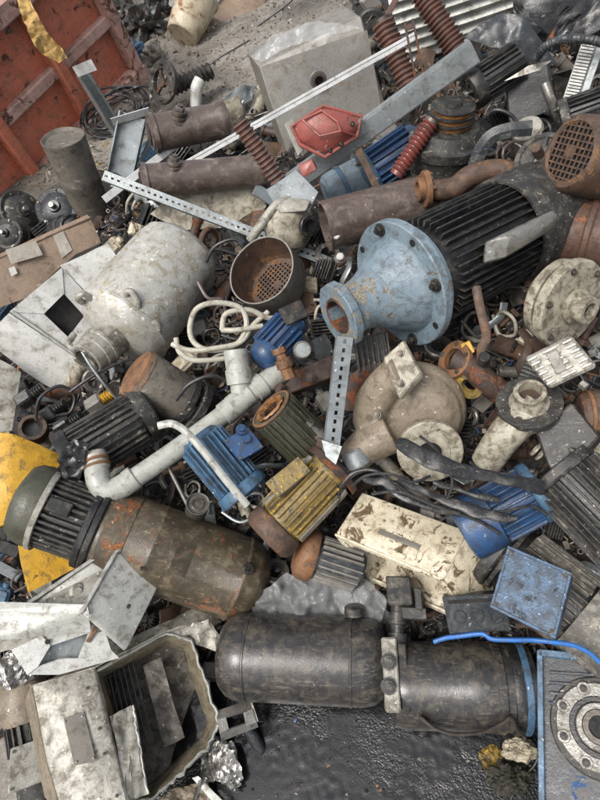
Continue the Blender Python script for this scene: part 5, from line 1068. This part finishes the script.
b = NB(); sheet(b, T.pp([(112, 716, 22), (132, 705, 14), (136, 712, 14), (148, 792, 18), (128, 800, 26)]), 1.6, 8, 4, .08); T.add('bent_flap', b, 'cast_alu'); b = NB(); sweep(b, T.pp([(133, 705, 15), (137, 730, 17), (142, 760, 18), (148, 792, 19)]), 1.3, 8, 8); T.add('torn_edge', b, 'alu_clean', dn=1.6, fr=.25)
b = NB(); sheet(b, T.pp([(100, 650, -6), (206, 602, -10), (222, 622, -4), (206, 628, 4), (164, 634, 6), (104, 664, 6)]), 2, 5, 3.5, .05); T.add('outer_shell', b, 'cast_alu')
T = Thing('cylinder_stub', 'small grey stub with nut on top of the broken housing', 'fitting', 110, 640, .24)
b = NB(); M, L = T.ax((113, 644, 0), (107, 628, 10)); solid(b, 0, L, 5.4, 20, M, .8); T.add('stub', b, 'steel'); b = NB(); lathe(b, [(0, 0), (0, 6), (4, 6), (5, 4), (9, 4), (9, 0)], 14, disc_normal(T, 126, 642, 2, .3, .4, .8)); T.add('knob', b, 'tan_cast')
# small motor left edge
T = Thing('small_motor', 'small brown motor with grey box at the lower left edge', 'motor', 28, 730, .08, 'electric motors')
motor(T, (22, 686, 6), (40, 800, -4), 24, 'motor_grimy', 'dark_steel', nf=18, x0=.32, x1=.6, fh=4, ft=2, front='tan_cast'); b = NB(); M, L = T.ax((22, 686, 6), (40, 800, -4)); lathe(b, [(-14, 0), (-13, 12), (-8, 20), (0, 25), (28, 25.5), (34, 24)], 36, M); T.add('end_bell', b, 'tan_cast', dn=1)
tbox(T, T.p(10, 790, 34), (30, 10, 0), (-6, 36, 0), (6, 0, -20), 'cast_alu'); b = NB(); solid(b, 0, 8, 7, 18, disc_normal(T, 42, 756, 18), 1); T.add('knob', b, 'motor_black')
# bracket, handle and foil beside the housing
T = tin('square_bracket', 'bent square steel bracket beside the broken housing', 'bracket', 236, 721, .06)
b = NB()
for q in ([(217, 711, 10), (249, 700, 12), (252, 709, 16), (218, 720, 16)], [(218, 720, 16), (226, 717, 16), (229, 729, 16), (220, 733, 16)], [(243, 713, 16), (252, 709, 16), (256, 722, 16), (246, 726, 16)], [(220, 733, 16), (256, 720, 16), (258, 727, 10), (222, 741, 10)], [(249, 700, 12), (256, 706, -8), (262, 722, -8), (256, 722, 16), (252, 709, 16)], [(217, 711, 10), (249, 700, 12), (254, 704, -10), (220, 714, -10)]): sheet(b, T.pp(q), 2)
T.solo(b, 'steel')
T = tin('black_handle', 'short black handle lying on the oily ground by the bracket', 'handle', 254, 737, .02)
b = NB(); M, L = T.ax((244, 722, 10), (262, 752, -4)); lathe(b, [(0, 0), (0, 7), (L*.8, 6.4), (L, 4), (L, 0)], 16); T.solo(b, 'blue_black', M)
T = tin('foil_scrap', 'crumpled silver foil beside the broken housing on the ground', 'foil', 222, 764, .04)
b = NB(); sheet(b, T.pp([(200, 748, 4), (218, 736, 8), (234, 744, 6), (243, 778, 4), (236, 792, 2), (216, 780, 6), (204, 784, 4)]), .8, 10, 10, .13); T.solo(b, 'foil', sharp=18)
T = tin('foil_scrap', 'brown stained foil strip under the broken housing', 'foil', 190, 786, .03)
b = NB(); sheet(b, T.pp([(150, 806, 4), (172, 790, 8), (204, 780, 8), (222, 800, 4), (200, 816, 2)]), .8, 9, 9, .12, 0, 3); T.solo(b, 'tan_cast', sharp=20)
T = tin('metal_sliver', 'pale torn metal sliver at the bottom edge by the housing', 'sliver', 205, 792, .08)
b = NB(); sheet(b, T.pp([(192, 778, 0), (198, 776, 2), (222, 800, 2), (218, 808, 0)]), 1, 3, 1.5); T.solo(b, 'alu_clean')
# lumps on the wet ground
def lump(name, label, x, y, dz, r_, mt, sq=1, seed=0, n2=.35):
    T = tin(name, label, 'lump', x, y, dz); b = NB(); t = bmesh.new(); bmesh.ops.create_icosphere(t, subdivisions=5, radius=r_)
    for v in t.verts:
        q = v.co*.09+Vector((seed, 1, 2)); k = 1+.4*noise.noise(q)+n2*.5*noise.noise(q*3.2)+.07*noise.noise(q*9); v.co = v.co*k; v.co.y *= sq
    join(b, t); T.solo(b, mt, sharp=60)
lump('foam_lump', 'pale crumbly insulation lump under the black motor unit', 520, 750, .03, 17, 'pale_lump', .62, 3)
lump('moss_lump', 'dark mossy clump of wet fibres beside the worm gearbox', 508, 778, .01, 22, 'moss_lump', .7, 8, .5)
T = tin('brass_crumbs', 'yellow brass shavings next to the pale insulation lump', 'shavings', 490, 757, .02)
b = NB(); sheet(b, T.pp([(478, 752, 0), (492, 744, 3), (504, 752, 5), (500, 766, 3), (484, 770, 0)]), .8, 8, 7, .22); T.solo(b, 'yellow_grimy', sharp=20)
T = tin('thin_wire', 'thin black wire curving past the mossy clump', 'wire', 524, 780, .02)
b = NB(); sweep(b, T.pp([(540, 752, 6), (534, 766, 2), (522, 778, 2), (514, 792, 0), (508, 806, 0)]), 1, 6, 6); T.solo(b, 'cable_black')

# dark corner at the left with sockets and a rusty ring
T = Thing('rusty_ring', 'rusty ring fitting in the dark gap above the yellow casing', 'ring', 34, 428, .14)
M = disc_normal(T, 33, 428, 6, -.2, .35, 1); b = NB(); lathe(b, [(0, 10), (3, 10.5), (3, 14), (0, 15), (-10, 15), (-10, 10), (0, 10)], 32); T.add('ring', b, 'rust', M, dn=.8); b = NB(); solid(b, -20, -6, 12, 24, M); T.add('collar', b, 'motor_black')
for i, (x, y, lb) in enumerate([(52, 412, 'black plug connector above the rusty ring'), (68, 424, 'black plug connector beside the rusty ring'), (100, 401, 'grey plug body above the dark grey motor'), (30, 396, 'black socket block by the beige board')]):
    T = Thing('plug_connector', lb, 'plug', x, y, .1, 'plug connectors'); M, L = T.ax((x-12, y+8, 0), (x+12, y-8, 8), 20*i)
    b = NB(); box(b, 0, L*.6, -8, 8, -7, 7, 2); T.add('body', b, 'grey_paint' if i == 2 else 'rubber', M); b = NB(); lathe(b, ribbed(5, L*.5, 5, 6.4), 16, M @ tr(L*.55)); T.add('strain_relief', b, 'yellow' if i == 2 else 'motor_black')
# cables
for lb, x, y, dz, pts, r_, mt in [('thin black cable looping above the rusty ring', 60, 395, .16, [(36, 420, 0), (40, 398, 8), (60, 386, 10), (74, 396, 8), (70, 412, 6), (56, 416, 8)], 1.7, 'cable_black'), ('thin grey wire hanging from the white tank neck', 96, 375, .22, [(82, 352, 4), (92, 368, 6), (104, 384, 6), (116, 398, 0)], 1.4, 'galvanised'),
        ('thin black cable curling below the white case', 100, 372, .2, [(70, 392, 2), (90, 378, 8), (112, 366, 8), (128, 360, 4)], 1.6, 'cable_black'), ('black cable curving in front of the fan pot', 240, 255, .18, [(206, 262, 0), (216, 246, 6), (236, 240, 8), (248, 256, 6)], 1.8, 'cable_black'),
        ('brown thin cable tangled beside the fan pot', 212, 300, .18, [(198, 282, 0), (208, 298, 6), (222, 300, 4), (226, 316, 0)], 2, 'bushing_brown'), ('black cable arching over the rusty cylinder end', 205, 382, .26, [(176, 400, 0), (190, 384, 8), (212, 376, 10), (230, 384, 4)], 2.2, 'cable_black'),
        ('black cable lying on the far ground beyond the grey tank', 285, 16, .01, [(246, 34, 0), (266, 20, 2), (290, 2, 2), (300, -10, 0)], 1.0, 'cable_black'), ('second black cable lying on the far dirt ground', 330, 12, .01, [(330, 24, 0), (345, 14, 2), (366, 2, 2), (380, -8, 0)], .9, 'cable_black'),
        ('thin dark cable along the ground from the cream bucket', 232, 62, .01, [(196, 76, 0), (216, 60, 1), (236, 48, 1), (250, 40, 0)], .9, 'cable_black'), ('black cable crossing the dark gap by the pulley drum', 500, 120, .2, [(484, 118, 0), (496, 110, 6), (512, 116, 6), (520, 130, 2)], 2, 'cable_black'),
        ('grey wire behind the yellow motor', 250, 520, .2, [(222, 512, 0), (240, 522, 6), (256, 514, 6), (262, 500, 0)], 1.6, 'galvanised')]:
    T = tin('cable', lb, 'cable', x, y, dz, 'loose cables'); b = NB(); sweep(b, T.pp(pts), r_, 8, 7); T.solo(b, mt)
# studs and things near the brown pipe
for x, y, lb in ((336, 236, 'white capped stud in front of the wide brown pipe'), (340, 257, 'white capped stud beside the blue bell housing')):
    T = Thing('capped_stud', lb, 'stud', x, y, .24, 'capped studs'); M = disc_normal(T, x, y, 0, .1, .2, 1); b = NB(); solid(b, -8, 4, 4, 16, bev=1); T.add('cap', b, 'old_white', M); b = NB(); ringd(b, -9, -4, 7, 4, 6, M); T.add('nut', b, 'steel_bolt')
# blue things behind the channel
T = Thing('blue_motor', 'bright blue finned motor glimpsed under the wide steel channel', 'motor', 388, 158, .06, 'electric motors')
motor(T, (366, 176, 4), (420, 140, -6), 24, 'blue_bright', nf=20, x0=.15, x1=.9, fh=4, ft=2, front='blue_mid')
T = Thing('blue_cylinder', 'pale blue cylinder under the lower end of the steel channel', 'cylinder', 345, 184, .08)
M, L = T.ax((326, 196, 4), (372, 172, -6)); b = NB(); lathe(b, [(0, 0), (0, 16), (4, 20), (10, 21), (L, 21), (L, 0)], 32); T.add('body', b, 'blue_pale', M, dn=1); b = NB(); ringd(b, 18, 23, 22.4, 20, 32, M); T.add('band', b, 'blue_mid')
T = tin('rusty_flat', 'rusty flat bar leaning below the red hood', 'bar', 369, 172, .24)
b = NB(); M, L = T.ax((358, 150, 4), (382, 198, 0)); box(b, 0, L, -4, 4, 0, 2.4, .5); T.solo(b, 'rust', M, dn=.8)
T = tin('cream_block', 'cream plastic block between the brown bushings and the tank', 'block', 236, 122, .1)
b = NB(); hull(b, T.pp([(222, 102, 4), (240, 94, 0), (250, 138, 4), (228, 146, 8), (222, 102, -14), (240, 94, -14), (250, 138, -14), (228, 146, -14)]), 2); T.solo(b, 'pump_white')
T = tin('sheet_scrap', 'bent silver sheet scrap left of the grey tank', 'sheet', 236, 96, .1)
b = NB(); sheet(b, T.pp([(222, 100, 0), (240, 84, 4), (256, 86, 6), (252, 100, 4), (232, 110, 2)]), 1, 5, 4, .08); T.solo(b, 'galvanised')
T = tin('cream_plate', 'long cream plate lying under the lower brown bushing', 'plate', 215, 200, .08)
b = NB(); sheet(b, T.pp([(150, 214, 0), (170, 196, 2), (262, 186, 2), (266, 206, 4), (250, 226, 6), (180, 230, 4)]), 2, 3, 2); T.solo(b, 'pump_white')
T = tin('rusted_frame', 'long white strip lying behind the galvanised tray', 'strip', 148, 168, .12)
b = NB(); M, L = T.ax((104, 200, 0), (182, 140, 0)); box(b, 0, L, -4, 4, 0, 1.6, .4); T.solo(b, 'bright_alu', M)  # a single bright aluminium strip, not a frame

# ------------------------------------------------------------------ loose pieces in the gaps
LOOSE = {'pipe_stub', 'steel_offcut', 'angle_bracket', 'loose_ring', 'junk_box', 'loose_bolt', 'wire_loop', 'bent_strip', 'heat_fins'}
proto = {}
def build_loose(kind):
    b = NB()
    if kind == 'pipe_stub': lathe(b, [(-12, 3), (-12, 5.4), (-9, 5.4), (-8.6, 4.6), (9, 4.6), (9.4, 5.6), (13, 5.6), (13, 3.4), (-12, 3)], 18)
    elif kind == 'steel_offcut': sheet(b, [Vector(p) for p in ((-11, -5, 0), (9, -8, 2), (13, 3, 1), (2, 8, -1), (-9, 6, 1))], 1.6, 3, 2.5, .1)
    elif kind == 'angle_bracket': box(b, -12, 12, -4, 4, 0, 1.5, .4); box(b, -12, -10.5, -4, 4, 1.5, 12, .4); box(b, -10.5, -4, -.7, .7, 1.5, 7, .2)
    elif kind == 'loose_ring': lathe(b, [(-2, 6), (-2, 9), (-1, 10), (1.6, 10), (2.4, 9), (2.4, 6), (-2, 6)], 28, ry(70))
    elif kind == 'junk_box': box(b, -8, 8, -6, 6, -5, 4, 1.2); box(b, -6.5, 6.5, -4.5, 4.5, 4, 5.4, .5); solid(b, 0, 4, 3, 10, tr(8, 0, 0), .4)
    elif kind == 'loose_bolt': solid(b, 0, 4, 5, 6, bev=.5); solid(b, 4, 20, 2.6, 12, bev=.5)
    elif kind == 'wire_loop': sweep(b, [(-12, -4, 0), (-6, 8, 3), (6, 9, 1), (11, -2, 3), (2, -9, 5), (-7, -3, 4), (-2, 6, 6), (12, 6, 2)], 1.15, 7, 5)
    elif kind == 'bent_strip': sweep(b, [(-16, -2, 0), (-8, 2, 4), (2, 0, 6), (10, -3, 3), (17, 2, 0)], 2, 8, 5, flat=(3, .9))
    elif kind == 'heat_fins':
        box(b, -9, 9, -8, 8, -3, 0, .4)
        for i in range(6): box(b, -9, 9, -7.4+i*2.9, -6+i*2.9, 0, 6, .2)
    return b
KINDS = [('pipe_stub', ['rust', 'steel', 'rust_dark', 'tube_grey', 'pump_white'], ['rusty pipe stub', 'grey steel pipe stub', 'dark brown pipe stub', 'dull grey pipe stub', 'pale pipe stub'], 'pipe'),
 ('steel_offcut', ['dark_steel', 'cast_alu', 'rust', 'galvanised'], ['dark steel offcut', 'pale cast metal offcut', 'rusty steel offcut', 'silver sheet offcut'], 'offcut'),
 ('angle_bracket', ['rust_dark', 'galvanised', 'dark_steel'], ['rusty angle bracket', 'silver angle bracket', 'dark angle bracket'], 'bracket'),
 ('loose_ring', ['rust', 'motor_grimy', 'steel'], ['rusty loose ring', 'dark loose ring', 'grey steel loose ring'], 'ring'),
 ('junk_box', ['motor_black', 'grey_paint', 'blue_mid', 'cream'], ['small black box', 'small grey box', 'small blue box', 'small cream box'], 'box'),
 ('loose_bolt', ['steel_bolt', 'rust'], ['loose grey bolt', 'loose rusty bolt'], 'bolt'),
 ('wire_loop', ['cable_black', 'cable_black', 'bushing_brown', 'cable_white'], ['loop of black wire', 'curl of black wire', 'loop of brown wire', 'loop of dirty white wire'], 'wire'),
 ('bent_strip', ['dark_steel', 'rubber', 'galvanised', 'rust_dark'], ['bent dark steel strip', 'bent black rubber strip', 'bent silver strip', 'bent rusty strip'], 'strip'),
 ('heat_fins', ['motor_grimy', 'motor_black'], ['small dirty finned block', 'small black finned block'], 'fins'),
 ('wire_loop', ['cable_black', 'cable_black', 'tube_grey'], ['tangle of black wire', 'bunch of thin black wire', 'tangle of grey wire'], 'wire')]
bpy.context.view_layer.update(); dg = bpy.context.evaluated_depsgraph_get()
def hit(px, py):
    d = ray(px, py).normalized(); ok, loc, nrm, idx, o, m = SC.ray_cast(dg, CAM, d); return (o.name if ok else None), loc
random.seed(5); cand = []
for px in range(4, 600, 9):
    for py in range(4, 800, 9):
        x, y = px+random.uniform(-3, 3), py+random.uniform(-3, 3); nme, loc = hit(x, y)
        if nme and nme.startswith('heap_debris'): cand.append((x, y))
print('GAP CANDIDATES', len(cand))
random.shuffle(cand); placed = []; labels = set(); CNT = 0
import re
STOP = re.compile(r' (with|lying|standing|beside|behind|under|above|at|in|on|of|by|between|below|across|running|leaning|from|to|past|half|glimpsed|looping|over|and|hanging|rising|resting|crossing|near|next|nearer|open|tucked|beyond|filling|around|tangled|curving|curling|arching|bending|along|strewn|bent|left|just|a)\b')
def phrase(l):
    w1 = l.split(' '); head = ' '.join(w1[:2]); m = STOP.search(l, len(head)-1); return (l[:m.start()] if m else l).rstrip(',')
PH = {}
for t in ALL: PH.setdefault(phrase(t.label), []).append(t)
for x, y in cand:
    if any((x-a)**2+(y-b2)**2 < 15**2 for a, b2 in placed): continue
    if CNT >= 270: break
    nb = sorted((t for t in ALL if t.name not in LOOSE and len(PH.get(phrase(t.label), ())) == 1), key=lambda t: (t.px-x)**2+(t.py-y)**2)[:3]
    for tryn in range(40):
        k, mats, lbs, cat = random.choice(KINDS); i = random.randrange(len(mats)); lab = lbs[i]+' in the gap by the '+phrase(nb[tryn//16].label)
        if lab not in labels: break
    labels.add(lab); placed.append((x, y)); CNT += 1
    T = Thing(k, lab, cat, x, y, random.uniform(.005, .035), 'loose pieces in the gaps', solo=True)
    key = (k, mats[i])
    if key not in proto: o = T.solo(build_loose(k), mats[i]); proto[key] = o
    else:
        o = proto[key].copy(); COL.objects.link(o); T._root(o)
    q = Matrix.Rotation(random.uniform(0, 6.28), 4, 'Z') @ Matrix.Rotation(random.uniform(-.7, .7), 4, 'X') @ Matrix.Rotation(random.uniform(-.6, .6), 4, 'Y') @ Matrix.Scale(random.uniform(.95, 1.8), 4)
    o.matrix_basis = T.M @ q
# crumbs and slivers over the heap: nobody could count them
random.seed(9); b = NB()
def crumb(b, p, s_, kind):
    m = tr(*p) @ Matrix.Rotation(random.uniform(0, 6.28), 4, Vector((random.gauss(0, 1), random.gauss(0, 1), random.gauss(0, 1))).normalized())
    if kind == 0: box(b, -s_, s_, -s_*.5, s_*.5, -s_*.08, s_*.08, 0, m)
    elif kind == 1: solid(b, -s_*1.3, s_*1.3, s_*.22, 7, m)
    elif kind == 2: hull(b, [m @ Vector((random.uniform(-s_, s_), random.uniform(-s_, s_), random.uniform(-s_, s_)*.6)) for _ in range(8)], 0)
    elif kind == 3: lathe(b, [(-s_*.2, s_*.5), (-s_*.2, s_*.8), (s_*.2, s_*.8), (s_*.2, s_*.5), (-s_*.2, s_*.5)], 12, m)
    else: box(b, -s_*2.2, s_*2.2, -s_*.1, s_*.1, -s_*.1, s_*.1, 0, m)
for px, py in cand*2:
    for _ in range(2):
        x, y = px+random.uniform(-5, 5), py+random.uniform(-5, 5); d = depth_at(x, y, .004); p = CAM+ray(x, y)*d
        crumb(b, p, d/FP*random.uniform(1.6, 5.5), random.choice((0, 1, 2, 2, 3, 4)))
for _ in range(1500):          # the heap goes on beyond the picture
    x, y = random.choice((random.uniform(-240, -6), random.uniform(606, 860))), random.uniform(-10, 760); d = depth_at(x, y, .0); p = CAM+ray(x, y)*d
    if hz(p.x, p.y) > .03 and d < 6: crumb(b, p, d/FP*random.uniform(4, 17), random.choice((0, 1, 2, 2, 3, 4)))
for _ in range(260):
    x, y = random.uniform(235, 540), random.uniform(712, 800); d = ray(x, y); k = (CAMH-.011)/-d.z
    crumb(b, CAM+d*k, k/FP*random.choice((.5, .7, .9, 1.2, 2.2)), random.choice((0, 2, 2, 2, 4)))
o = obj('scrap_debris', b, 'debris_mix', sharp=30); structure(o, 'stuff', 'small metal slivers, nuts and crumbs filling the gaps of the heap', 'debris')
# gravel and litter on the far dirt
b = NB(); n = 0
while n < 3400:
    x, y = random.uniform(0, 420), random.uniform(-8, 190); d = ray(x, y)
    if d.z > -.12: continue
    k = CAMH/-d.z; p = CAM+d*k
    if k > 9 or hz(p.x, p.y) > .07: continue
    n += 1; dens = x < 215
    crumb(b, p+Vector((0, 0, .005)), k/FP*random.choice((.7, .9, 1.2, 1.5, 3.4 if dens else 1.4)), random.choice((2, 2, 2, 0, 4)))
o = obj('gravel_litter', b, 'litter_mix', sharp=30); structure(o, 'stuff', 'gravel and pale litter strewn on the dirt beyond the heap', 'litter')
